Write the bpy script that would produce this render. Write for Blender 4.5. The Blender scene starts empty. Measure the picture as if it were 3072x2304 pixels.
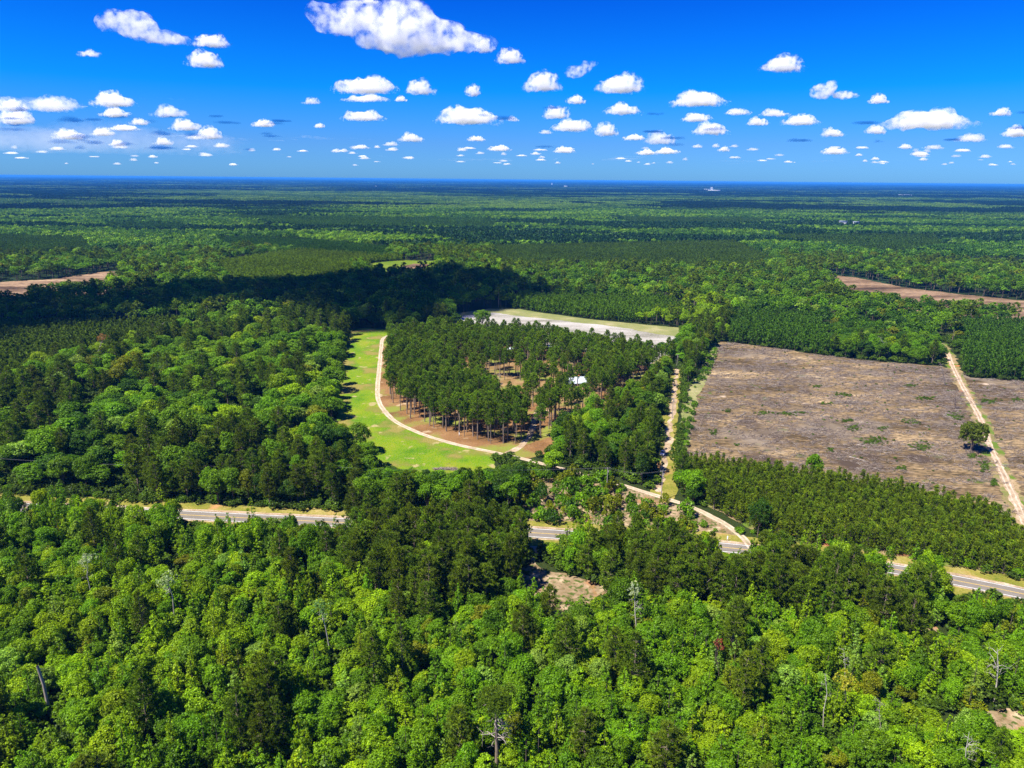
import bpy, bmesh, math, random
import numpy as np
from mathutils import Vector, Matrix, Euler

# ------------------------------------------------------------------ camera
SC = bpy.context.scene
COL = SC.collection
CAMH = 120.0
PITCH = math.radians(16.05)
ROLL = math.radians(0.52)
F = 711.0                                   # focal length in pixels of a 1024 px wide frame
cam_d = bpy.data.cameras.new('camera')
cam_d.sensor_width = 36.0
cam_d.lens = F / 1024 * 36.0
cam_d.clip_start = 1.0
cam_d.clip_end = 300000.0
cam = bpy.data.objects.new('camera', cam_d)
COL.objects.link(cam)
MROT = Euler((math.pi / 2 - PITCH, 0, 0)).to_matrix() @ Matrix.Rotation(ROLL, 3, 'Z')
cam.matrix_world = Matrix.Translation((0, 0, CAMH)) @ MROT.to_4x4()
SC.camera = cam

# ------------------------------------------------------------------ world, sun, exposure
SUN_EL = math.radians(57)
SUN_AZ = math.radians(-120)                 # clockwise from +Y; the sun stands to the left and a little behind
SUNDIR = Vector((math.sin(SUN_AZ) * math.cos(SUN_EL), math.cos(SUN_AZ) * math.cos(SUN_EL), math.sin(SUN_EL)))
w = bpy.data.worlds.new('World')
SC.world = w
w.use_nodes = True
nt = w.node_tree
nt.nodes.clear()
wo = nt.nodes.new('ShaderNodeOutputWorld')
bg = nt.nodes.new('ShaderNodeBackground')
sky = nt.nodes.new('ShaderNodeTexSky')
sky.sky_type = 'NISHITA'
sky.sun_disc = False
sky.sun_elevation = SUN_EL
sky.sun_rotation = SUN_AZ
sky.altitude = 100
sky.air_density = 1.0
sky.dust_density = 0.4
sky.ozone_density = 3.0
mul = nt.nodes.new('ShaderNodeMix')
mul.data_type = 'RGBA'
mul.blend_type = 'MULTIPLY'
mul.inputs[0].default_value = 1.0
mul.inputs[7].default_value = (0.055, 0.36, 1.0, 1)
nt.links.new(sky.outputs[0], mul.inputs[6])
stc = nt.nodes.new('ShaderNodeTexCoord')
sxyz = nt.nodes.new('ShaderNodeSeparateXYZ')
srmp = nt.nodes.new('ShaderNodeValToRGB')
nt.links.new(stc.outputs['Generated'], sxyz.inputs[0])
nt.links.new(sxyz.outputs['Z'], srmp.inputs[0])
srmp.color_ramp.elements[0].position = 0.0
srmp.color_ramp.elements[0].color = (0.17, 0.47, 1.10, 1)        # paler toward the skyline
srmp.color_ramp.elements[1].position = 0.24
srmp.color_ramp.elements[1].color = (0.004, 0.19, 0.93, 1)
for p_, c_ in ((0.045, (0.14, 0.39, 0.97, 1)), (0.11, (0.010, 0.38, 1.04, 1))):
    e_ = srmp.color_ramp.elements.new(p_)
    e_.color = c_
nt.links.new(srmp.outputs[0], mul.inputs[7])
nt.links.new(mul.outputs[2], bg.inputs[0])
bg.inputs[1].default_value = 0.078
nt.links.new(bg.outputs[0], wo.inputs[0])

sd = bpy.data.lights.new('sun', 'SUN')
sd.energy = 5.0
sd.angle = math.radians(0.5)
sd.color = (1.0, 0.95, 0.86)
sun = bpy.data.objects.new('sun', sd)
COL.objects.link(sun)
sun.rotation_euler = SUNDIR.to_track_quat('Z', 'Y').to_euler()
SC.view_settings.view_transform = 'Standard'
SC.view_settings.look = 'None'
SC.view_settings.exposure = 1.15
SC.view_settings.gamma = 1.0
SC.view_settings.use_curve_mapping = False
cy = SC.cycles
cy.max_bounces = 10
cy.diffuse_bounces = 2
cy.glossy_bounces = 1
cy.transmission_bounces = 3
cy.transparent_max_bounces = 16
cy.volume_bounces = 10
cy.use_denoising = True
cy.denoiser = 'OPENIMAGEDENOISE'
cy.denoising_input_passes = 'RGB_ALBEDO_NORMAL'
cy.denoising_prefilter = 'NONE'
cy.use_adaptive_sampling = True
cy.adaptive_threshold = 0.008
cy.sample_clamp_indirect = 4.0

WITH_CLOUDS = True
WITH_HAZE = True

# ------------------------------------------------------------------ helpers
RS = np.random.RandomState
K = 1024 / 2212.0
MR = np.array(MROT)


def ray(px, py):
    x = (px * K - 512) / F
    y = (384 - py * K) / F
    d = MR @ np.array([x, y, -1.0])
    return d / np.linalg.norm(d)


def at(px, py, z=0.0):
    """world point on the plane of height z seen at the photograph's pixel (2212 px wide)"""
    d = ray(px, py)
    t = (z - CAMH) / d[2]
    return np.array([d[0] * t, d[1] * t, z])


def proj(P):
    """world points (n,3) -> pixel x, y (2212 px wide) and depth"""
    Q = (np.asarray(P, float) - np.array([0, 0, CAMH])) @ MR
    dep = -Q[:, 2]
    dd = np.where(dep > 0.1, dep, 0.1)
    return (Q[:, 0] / dd * F + 512) / K, (384 - Q[:, 1] / dd * F) / K, dep


def poly(pts):
    """pts: (px, py[, z]) in 3072 px pixels -> ground polygon (n,2)"""
    out = []
    for p in pts:
        z = p[2] if len(p) > 2 else 0.0
        q = at(p[0] * 0.72, p[1] * 0.72, z)
        out.append(q[:2])
    return np.array(out)


def inside(poly_, P):
    x, y = P[:, 0], P[:, 1]
    r = np.zeros(len(P), bool)
    n = len(poly_)
    for i in range(n):
        x1, y1 = poly_[i]
        x2, y2 = poly_[(i + 1) % n]
        c = ((y1 > y) != (y2 > y))
        xi = (x2 - x1) * (y - y1) / ((y2 - y1) if abs(y2 - y1) > 1e-9 else 1e-9) + x1
        r ^= c & (x < xi)
    return r


def dist_line(line, P):
    d = np.full(len(P), 1e9)
    for a, b in zip(line[:-1], line[1:]):
        ab = b - a
        t = np.clip(((P - a) @ ab) / (ab @ ab), 0, 1)
        q = a + t[:, None] * ab
        d = np.minimum(d, np.hypot(*(P - q).T))
    return d


def smooth_line(line, step=3.0):
    """Catmull-Rom through the points, resampled"""
    P = np.vstack([2 * line[0] - line[1], line, 2 * line[-1] - line[-2]])
    out = []
    for i in range(1, len(P) - 2):
        p0, p1, p2, p3 = P[i - 1:i + 3]
        n = max(2, int(np.linalg.norm(p2 - p1) / step))
        for k in range(n):
            t = k / n
            out.append(0.5 * ((2 * p1) + (-p0 + p2) * t + (2 * p0 - 5 * p1 + 4 * p2 - p3) * t * t + (-p0 + 3 * p1 - 3 * p2 + p3) * t ** 3))
    out.append(P[-2])
    return np.array(out)


def vnoise(P, s, seed=0):
    """smooth value noise, 2-D, about 0..1"""
    q = np.asarray(P)[:, :2] / s
    i = np.floor(q).astype(np.int64)
    f = q - i
    f = f * f * (3 - 2 * f)

    def h(a, b):
        v = np.sin(a * 127.1 + b * 311.7 + seed * 74.7) * 43758.5453
        return v - np.floor(v)
    a = h(i[:, 0], i[:, 1]); b = h(i[:, 0] + 1, i[:, 1])
    c = h(i[:, 0], i[:, 1] + 1); d = h(i[:, 0] + 1, i[:, 1] + 1)
    return (a * (1 - f[:, 0]) + b * f[:, 0]) * (1 - f[:, 1]) + (c * (1 - f[:, 0]) + d * f[:, 0]) * f[:, 1]


def fbm(P, s, seed=0, o=3):
    P = np.asarray(P)[:, :2]
    v, a, t = 0, 1.0, 0
    for k in range(o):
        v = v + a * vnoise(P, s / 2 ** k, seed + k * 13)
        t += a
        a *= 0.5
    return v / t


def tag(o, label=None, cat=None, group=None, kind=None):
    if label: o['label'] = label
    if cat: o['category'] = cat
    if group: o['group'] = group
    if kind: o['kind'] = kind
    return o


def raw_mesh(name, V, faces, mats=(), mi=None, cols=None, smooth=False):
    """V (n,3); faces: list of index arrays (m,k)"""
    me = bpy.data.meshes.new(name)
    V = np.asarray(V, np.float32)
    me.vertices.add(len(V))
    me.vertices.foreach_set('co', V.ravel())
    loops, starts, tot, s = [], [], [], 0
    for f in faces:
        f = np.asarray(f, np.int32)
        if len(f) == 0:
            continue
        k = f.shape[1]
        loops.append(f.ravel())
        starts.append(s + np.arange(len(f)) * k)
        s += len(f) * k
    loops = np.concatenate(loops)
    starts = np.concatenate(starts)
    me.loops.add(len(loops))
    me.loops.foreach_set('vertex_index', loops)
    me.polygons.add(len(starts))
    me.polygons.foreach_set('loop_start', starts.astype(np.int32))
    for m in mats:
        me.materials.append(m)
    if mi is not None:
        me.polygons.foreach_set('material_index', np.asarray(mi, np.int32))
    me.update(calc_edges=True)
    if cols is not None:
        a = me.attributes.new('shade', 'FLOAT', 'FACE')
        a.data.foreach_set('value', np.asarray(cols, np.float32))
    if smooth:
        me.polygons.foreach_set('use_smooth', np.ones(len(starts), bool))
    return me


def link(name, me, parent=None, loc=None):
    o = bpy.data.objects.new(name, me)
    COL.objects.link(o)
    if parent: o.parent = parent
    if loc is not None: o.location = loc
    return o


def empty(name, loc, rz=0.0):
    o = bpy.data.objects.new(name, None)
    COL.objects.link(o)
    o.location = loc
    o.rotation_euler = (0, 0, rz)
    return o


def norm(v):
    return v / np.maximum(np.linalg.norm(v, axis=-1, keepdims=True), 1e-9)


class Geo:
    """collects geometry of one mesh: quads and triangles with a material index and a per-face shade"""
    def __init__(s):
        s.V, s.Q, s.T, s.qm, s.tm, s.qc, s.tc, s.n = [], [], [], [], [], [], [], 0

    def quads(s, V, m=0, c=None):
        V = np.asarray(V).reshape(-1, 3)
        k = len(V) // 4
        s.V.append(V)
        s.Q.append(s.n + np.arange(4 * k).reshape(k, 4))
        s.qm.append(np.full(k, m)); s.qc.append(np.full(k, 0.5) if c is None else np.asarray(c))
        s.n += len(V)

    def tris(s, V, m=0, c=None):
        V = np.asarray(V).reshape(-1, 3)
        k = len(V) // 3
        s.V.append(V)
        s.T.append(s.n + np.arange(3 * k).reshape(k, 3))
        s.tm.append(np.full(k, m)); s.tc.append(np.full(k, 0.5) if c is None else np.asarray(c))
        s.n += len(V)

    def leaves(s, C, N, size, rng, m=0, c=None, aspect=0.7):
        n = len(C)
        N = norm(N)
        r = rng.normal(size=(n, 3))
        U = norm(np.cross(N, r))
        W = np.cross(N, U)
        a = np.broadcast_to(size, (n,))[:, None] * 0.5
        b = a * aspect
        sk = rng.uniform(-0.3, 0.3, (n, 1)) * a
        V = np.stack([C - U * a, C - W * b + U * sk, C + U * a, C + W * b + U * sk], 1)
        s.quads(V, m, c)

    def needles(s, C, A, L, wd, k, rng, m=0, c=None, spread=0.8):
        """tufts of k thin triangles round the axis A at C"""
        n = len(C)
        D = norm(np.repeat(norm(A), k, 0) + rng.normal(size=(n * k, 3)) * spread)
        P = np.repeat(C, k, 0)
        U = norm(np.cross(D, rng.normal(size=(n * k, 3))))
        LL = np.repeat(np.broadcast_to(L, (n,)), k)[:, None] * rng.uniform(0.6, 1.1, (n * k, 1))
        V = np.stack([P - U * wd, P + U * wd, P + D * LL], 1)
        s.tris(V, m, None if c is None else np.repeat(c, k))

    def tube(s, pts, rad, sides=6, m=0, c=0.5):
        pts = np.asarray(pts, float)
        rad = np.broadcast_to(np.asarray(rad, float), (len(pts),))
        rings = []
        for i, p in enumerate(pts):
            d = norm(pts[min(i + 1, len(pts) - 1)] - pts[max(i - 1, 0)])
            u = np.cross(d, [0.0, 1.0, 0.03]) if abs(d[1]) < 0.9 else np.cross(d, [1.0, 0, 0])
            u = norm(u)
            v = np.cross(d, u)
            a = np.arange(sides) / sides * 2 * math.pi
            rings.append(p + rad[i] * (np.cos(a)[:, None] * u + np.sin(a)[:, None] * v))
        V = np.array(rings).reshape(-1, 3)
        s.V.append(V)
        q = []
        for i in range(len(pts) - 1):
            for j in range(sides):
                q.append((i * sides + j, i * sides + (j + 1) % sides, (i + 1) * sides + (j + 1) % sides, (i + 1) * sides + j))
        s.Q.append(s.n + np.array(q))
        s.qm.append(np.full(len(q), m)); s.qc.append(np.full(len(q), c))
        s.n += len(V)

    def box(s, x0, x1, y0, y1, z0, z1, m=0, c=0.5, rz=0.0, o=(0, 0, 0)):
        P = np.array([[x, y, z] for z in (z0, z1) for (x, y) in ((x0, y0), (x1, y0), (x1, y1), (x0, y1))], float)
        cr, sr = math.cos(rz), math.sin(rz)
        P[:, :2] = P[:, :2] @ np.array([[cr, sr], [-sr, cr]])
        P += np.array(o)
        q = [(0, 3, 2, 1), (4, 5, 6, 7), (0, 1, 5, 4), (1, 2, 6, 5), (2, 3, 7, 6), (3, 0, 4, 7)]
        s.V.append(P)
        s.Q.append(s.n + np.array(q))
        s.qm.append(np.full(6, m)); s.qc.append(np.full(6, c))
        s.n += 8

    def mesh(s, name, mats):
        fs, mi, cc = [], [], []
        if s.Q:
            fs.append(np.concatenate(s.Q)); mi += s.qm; cc += s.qc
        if s.T:
            fs.append(np.concatenate(s.T)); mi += s.tm; cc += s.tc
        return raw_mesh(name, np.concatenate(s.V), fs, mats, np.concatenate(mi), np.concatenate(cc))


# ------------------------------------------------------------------ materials
def new_mat(name):
    m = bpy.data.materials.new(name)
    m.use_nodes = True
    t = m.node_tree
    t.nodes.clear()
    return m, t, t.nodes.new('ShaderNodeOutputMaterial')


def node(t, kind, **kw):
    n = t.nodes.new(kind)
    for k, v in kw.items():
        setattr(n, k, v)
    return n


def mixc(t, fac, a, b, blend='MIX'):
    n = node(t, 'ShaderNodeMix', data_type='RGBA', blend_type=blend)
    for sock, v in ((0, fac), (6, a), (7, b)):
        if isinstance(v, bpy.types.NodeSocket):
            t.links.new(v, n.inputs[sock])
        else:
            n.inputs[sock].default_value = v if sock == 0 else (*v[:3], 1)
    return n.outputs[2]


def math_n(t, op, a, b=None, clamp=False):
    n = node(t, 'ShaderNodeMath', operation=op)
    n.use_clamp = clamp
    for i, v in enumerate((a, b)):
        if v is None: continue
        if isinstance(v, bpy.types.NodeSocket): t.links.new(v, n.inputs[i])
        else: n.inputs[i].default_value = v
    return n.outputs[0]


def ramp(t, fac, stops, interp='LINEAR'):
    n = node(t, 'ShaderNodeValToRGB')
    n.color_ramp.interpolation = interp
    el = n.color_ramp.elements
    while len(el) < len(stops): el.new(0.5)
    for e, (p, c) in zip(el, stops):
        e.position = p
        e.color = (*c, 1) if not isinstance(c, (int, float)) else (c, c, c, 1)
    t.links.new(fac, n.inputs[0])
    return n.outputs[0]


def wnoise(t, scale, stretch=(1, 1, 1), detail=4, rough=0.55, rot=0.0, off=0.0):
    tc = node(t, 'ShaderNodeNewGeometry')
    mp = node(t, 'ShaderNodeMapping')
    mp.inputs['Scale'].default_value = stretch
    mp.inputs['Rotation'].default_value = (0, 0, rot)
    mp.inputs['Location'].default_value = (off, off * 1.7, 0)
    t.links.new(tc.outputs['Position'], mp.inputs[0])
    n = node(t, 'ShaderNodeTexNoise')
    n.inputs['Scale'].default_value = scale
    n.inputs['Detail'].default_value = detail
    n.inputs['Roughness'].default_value = rough
    t.links.new(mp.outputs[0], n.inputs['Vector'])
    return n.outputs[0]


def leaf_mat(name, transl=0.35, gloss=0.05, lo=0.40, hi=2.0):
    """foliage: colour comes from the plant's own tint, varied from leaf bunch to leaf bunch"""
    m, t, out = new_mat(name)
    a = node(t, 'ShaderNodeAttribute', attribute_type='INSTANCER', attribute_name='tint')
    s = node(t, 'ShaderNodeAttribute', attribute_type='GEOMETRY', attribute_name='shade')
    v = ramp(t, s.outputs['Fac'], [(0, (lo, lo * 1.15, lo * 1.2)), (0.5, (1, 1, 1)), (1, (hi, hi * 0.88, 1.1))])
    c = mixc(t, 1.0, a.outputs['Color'], v, 'MULTIPLY')
    d = node(t, 'ShaderNodeBsdfDiffuse')
    t.links.new(c, d.inputs[0])
    tr = node(t, 'ShaderNodeBsdfTranslucent')
    c2 = mixc(t, 1.0, c, (1.35, 1.2, 0.3), 'MULTIPLY')
    t.links.new(c2, tr.inputs[0])
    mx = node(t, 'ShaderNodeMixShader')
    mx.inputs[0].default_value = transl
    t.links.new(d.outputs[0], mx.inputs[1]); t.links.new(tr.outputs[0], mx.inputs[2])
    g = node(t, 'ShaderNodeBsdfGlossy')
    g.inputs['Roughness'].default_value = 0.5
    g.inputs['Color'].default_value = (0.8, 0.85, 0.8, 1)
    m2 = node(t, 'ShaderNodeMixShader')
    m2.inputs[0].default_value = gloss
    t.links.new(mx.outputs[0], m2.inputs[1]); t.links.new(g.outputs[0], m2.inputs[2])
    t.links.new(m2.outputs[0], out.inputs[0])
    return m


def plain_mat(name, c1, c2, scale=2.0, rough=0.9, stretch=(1, 1, 1), detail=4, bump=0.0):
    m, t, out = new_mat(name)
    n = wnoise(t, scale, stretch, detail)
    c = ramp(t, n, [(0.3, c1), (0.7, c2)])
    p = node(t, 'ShaderNodeBsdfPrincipled')
    t.links.new(c, p.inputs['Base Color'])
    p.inputs['Roughness'].default_value = rough
    p.inputs['Specular IOR Level'].default_value = 0.2
    if bump:
        b = node(t, 'ShaderNodeBump')
        b.inputs['Strength'].default_value = bump
        b.inputs['Distance'].default_value = 0.4
        t.links.new(n, b.inputs['Height']); t.links.new(b.outputs[0], p.inputs['Normal'])
    t.links.new(p.outputs[0], out.inputs[0])
    return m


M = {}
M['leaf'] = leaf_mat('broadleaf_foliage', 0.40, 0.012)
M['needle'] = leaf_mat('pine_needles', 0.28, 0.012, 0.30, 2.5)
M['bark'] = plain_mat('dark_bark', (0.055, 0.042, 0.032), (0.12, 0.095, 0.075), 3, stretch=(1, 1, .3))
M['pinebark'] = plain_mat('pine_bark', (0.13, 0.10, 0.075), (0.26, 0.20, 0.15), 3, stretch=(1, 1, .3))
M['palebark'] = plain_mat('pale_bark', (0.30, 0.27, 0.22), (0.48, 0.44, 0.37), 3, stretch=(1, 1, .3))
M['deadwood'] = plain_mat('grey_dead_wood', (0.17, 0.14, 0.11), (0.36, 0.31, 0.26), 2, stretch=(1, 1, .3))
M['brushwood'] = plain_mat('brown_brushwood', (0.09, 0.065, 0.05), (0.26, 0.20, 0.16), 0.7)

# ------------------------------------------------------------------ tree shapes
def sph_dirs(rng, n, up=-0.35):
    out = []
    while len(out) < n:
        d = rng.normal(size=(n * 3, 3))
        d = norm(d)
        out.extend(d[d[:, 2] > up])
    return np.array(out[:n])


def lobes(rng, n, R, H, up=-0.3, rr=(0.30, 0.46)):
    """lobe centres and radii in a dome of radius R and height H standing at z = 0"""
    d = sph_dirs(rng, n, up)
    k = rng.uniform(0.35, 0.72, n)
    C = d * k[:, None] * np.array([R, R, H * 0.5]) + np.array([0, 0, H * 0.5])
    r = rng.uniform(*rr, n) * R
    C[0] = (0, 0, H * 0.72)
    return C, r


def crown_broad(g, rng, R, H, z0, nl=12, ns=20, nf=20, size=0.5, m=0, sub=0.24, up=-0.7):
    C, r = lobes(rng, nl, R, H, up)
    for c, q in zip(C, r):
        lsh = rng.uniform(-0.12, 0.12)
        D = sph_dirs(rng, ns, -0.55)
        S = c + D * (q * rng.uniform(0.65, 1.05, (ns, 1))) * np.array([1, 1, 0.85])
        keep = np.ones(ns, bool)
        for c2, q2 in zip(C, r):
            if c2 is not c and q2 == q2:
                keep &= ~((np.linalg.norm(S - c2, axis=1) < q2 * 0.62))
        S = S[keep]; D = D[keep]
        if not len(S): continue
        sr = rng.uniform(0.7, 1.25, len(S)) * R * sub
        ssh = rng.uniform(-0.16, 0.16, len(S))
        E = sph_dirs(rng, len(S) * nf, -1.0)
        E = norm(E + np.repeat(D, nf, 0) * 0.9 + np.array([0, 0, 0.25]))
        P = np.repeat(S, nf, 0) + E * np.repeat(sr, nf)[:, None] * rng.uniform(0.45, 1.05, (len(E), 1))
        P[:, 2] += z0
        g.leaves(P, E + rng.normal(size=E.shape) * 0.55, size * rng.uniform(0.6, 1.3, len(P)), rng, m,
                 np.clip(0.5 + lsh + np.repeat(ssh, nf) + rng.uniform(-0.22, 0.22, len(P)), 0, 1))
    return C + np.array([0, 0, z0]), r


def crown_shoots(g, rng, R, H, z0, nlead=7, size=0.38, m=0, nf=15, step=0.62):
    """a young ragged crown: several upright leaders, each hung with leafy bunches down to its foot"""
    tops = []
    for i in range(nlead):
        a = rng.uniform(0, 6.28); d = R * 0.62 * math.sqrt(rng.uniform(0.02, 1)) if i else 0
        hh = H * (1.0 if i == 0 else rng.uniform(0.5, 0.95) * (1 - 0.28 * d / R))
        foot = np.array([math.cos(a) * d * 0.35, math.sin(a) * d * 0.35, 0])
        top = np.array([math.cos(a) * d * 1.15, math.sin(a) * d * 1.15, hh])
        tops.append(top + [0, 0, z0])
        lsh = rng.uniform(-0.16, 0.16)
        n = int(hh * 0.86 / step)
        for j in range(n):
            f = 1 - j / max(n, 1) * 0.86
            prof = (0.16 + 0.84 * min(1.0, (1 - f) * 2.3)) * R * rng.uniform(0.30, 0.52)
            c = foot * (1 - f) + top * f
            for q in range(3 if f < .93 else 1):
                b = rng.uniform(0, 6.28)
                cc = c + np.array([math.cos(b) * prof, math.sin(b) * prof, rng.uniform(-.3, .3)]) * (1 if f < .93 else .2)
                out = norm(np.array([math.cos(b), math.sin(b), 0.75]))
                k = nf
                E = norm(rng.normal(size=(k, 3)) + out * 0.9)
                r_ = rng.uniform(0.32, 0.62)
                P = cc + E * r_ * rng.uniform(0.4, 1.15, (k, 1)) * [1, 1, .8]
                P[:, 2] += z0
                g.leaves(P, E + rng.normal(size=E.shape) * 0.5, size * rng.uniform(0.6, 1.3, k), rng, m, np.clip(0.5 + lsh + rng.uniform(-.14, .14) + rng.uniform(-.24, .24, k), 0, 1))
    return np.array(tops), None


def limbs(g, rng, C, z0, m, rad=0.22, base=0.35, lean=(0, 0)):
    top = np.array([lean[0], lean[1], z0])
    g.tube([(0, 0, -0.3), (lean[0] * .3, lean[1] * .3, z0 * 0.4), top * 0.8 + np.array([0, 0, z0 * .2]), (lean[0], lean[1], C[0][2])],
           [base, base * 0.8, rad, rad * 0.4], 6, m)
    for c in C[1:]:
        s = np.array([lean[0], lean[1], z0 * rng.uniform(0.75, 1.05)])
        md = (s + c) / 2 + rng.normal(size=3) * 0.25 + np.array([0, 0, -0.2])
        g.tube([s, md, c], [rad * 0.55, rad * 0.38, 0.05], 4, m)


def broadleaf(seed, R=4.4, H=9.0, z0=7.0, dens=1.0, size=0.5, bark='bark', leafm='leaf', lod=0):
    rng = RS(seed)
    g = Geo()
    t = Geo()
    if lod == 0:
        C, r = crown_broad(g, rng, R, H, z0, int(12 + rng.randint(4)), int(20 * dens), 20, size)
    elif lod == 1:
        C, r = crown_broad(g, rng, R, H, z0, 9, 11, 7, 1.05)
    else:
        C, r = crown_broad(g, rng, R, H, z0, 6, 5, 5, 2.1, sub=0.3)
    if lod == 0:
        limbs(t, rng, C[:8], z0 + 1, 1 if lod else 0)
    elif lod == 1:
        t.tube([(0, 0, 0), (0, 0, z0 + H * 0.5)], [0.3, 0.15], 4, 0)
    return g, t


def thicket_tree(seed, R=2.9, H=11.5, z0=0.3):
    rng = RS(seed)
    g, t = Geo(), Geo()
    R = R * rng.uniform(.8, 1.2)
    C, _ = crown_shoots(g, rng, R, H, z0, 6 + rng.randint(4))
    t.tube([(0, 0, -.2), C[0] * [.3, .3, .5], C[0]], [.16, .11, .03], 5, 0)
    for c in C[1:5]:
        t.tube([(0, 0, 1.0), c * [.5, .5, .6], c], [.09, .06, .02], 4, 0)
    return g, t


def pine_crown(g, rng, h, z0, R, nb, k=16, L=0.8, wd=0.085, m=0, shape='round', tip=True):
    """whorled boughs carrying needle tufts. h: tree height, z0: lowest bough"""
    u = rng.uniform(0, 1, nb) ** 0.85
    z = z0 + u * (h - z0)
    if shape == 'cone':
        rad = R * (1 - u) ** 0.75 + 0.15
    else:
        rad = R * np.sin(np.clip(0.20 + u * 0.80, 0, 1) * math.pi) ** 0.65 * (1 - 0.25 * u) + 0.25
    a = rng.uniform(0, 2 * math.pi, nb)
    rr = rad * rng.uniform(0.55, 1.1, nb)
    tips = np.stack([np.cos(a) * rr, np.sin(a) * rr, z + rr * rng.uniform(0.0, 0.35, nb)], 1)
    P, A, S = [], [], []
    bsh = rng.uniform(-0.22, 0.22, nb)
    for i in range(nb):
        root = np.array([0, 0, z[i] - 0.1 * rr[i]])
        n = max(2, int(rr[i] / 0.62) + 1)
        for j in range(n):
            f = 1 - 0.62 * j / n
            p = root * (1 - f) + tips[i] * f + rng.normal(size=3) * 0.16 * (1 + j * 0.7)
            P.append(p)
            A.append(norm(tips[i] - root) * 0.7 + np.array([0, 0, 0.9]))
            S.append(0.5 + bsh[i] + rng.uniform(-0.2, 0.2))
    if tip:
        for q in range(3):
            P.append(np.array([0, 0, h + 0.1 - q * 0.55])); A.append(np.array([0, 0, 1.0])); S.append(0.6)
    g.needles(np.array(P), np.array(A), L, wd, k, rng, m, np.clip(S, 0, 1), 0.62)
    return tips, z


def pine(seed, h=18, z0=9, R=2.9, nb=70, k=16, L=0.8, wd=0.085, shape='round', lod=0, trunk=0.19):
    rng = RS(seed)
    g, t = Geo(), Geo()
    if lod == 1:
        nb, k, L, wd = int(nb * 0.42), 5, 1.3, 0.30
    if lod == 2:
        nb, k, L, wd = int(nb * 0.2), 3, 2.2, 0.75
    tips, z = pine_crown(g, rng, h, z0, R, nb, k, L, wd, 0, shape)
    bx, by = rng.uniform(-0.25, 0.25, 2)
    t.tube([(0, 0, -0.3), (bx, by, h * 0.4), (0, 0, h * 0.75), (0, 0, h)], [trunk * 1.15, trunk * .95, trunk * .62, 0.03], 6 if lod == 0 else 4, 0)
    if lod == 0:
        for i in range(0, nb, 2):
            t.tube([(0, 0, z[i] - 0.4), tips[i]], [0.06, 0.02], 3, 0)
        for q in range(6):
            zz = z0 * rng.uniform(0.6, 0.98); a = rng.uniform(0, 6.28)
            t.tube([(0, 0, zz), (math.cos(a) * 1.1, math.sin(a) * 1.1, zz + 0.1)], [0.035, 0.015], 3, 0)
    return g, t


def bush(seed, R=1.9, H=2.6, lod=0):
    rng = RS(seed)
    g = Geo()
    crown_broad(g, rng, R, H, -0.2, 8 if lod == 0 else 5, 11 if lod == 0 else 6, 11 if lod == 0 else 6, 0.42 if lod == 0 else .8, up=-0.1)
    return g, None


def template(name, gt, lm, bm):
    """an unplaced mesh object that the scattered woods copy"""
    g, t = gt
    G = Geo()
    for src, mi in ((g, 0), (t, 1)):
        if src is None or not src.V: continue
        G.V.append(np.concatenate(src.V))
        if src.Q:
            G.Q.append(np.concatenate(src.Q) + G.n); G.qm.append(np.full(len(G.Q[-1]), mi)); G.qc.append(np.concatenate(src.qc))
        if src.T:
            G.T.append(np.concatenate(src.T) + G.n); G.tm.append(np.full(len(G.T[-1]), mi)); G.tc.append(np.concatenate(src.tc))
        G.n += len(G.V[-1])
    return bpy.data.objects.new(name, G.mesh(name, [M[lm], M[bm]]))


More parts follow.
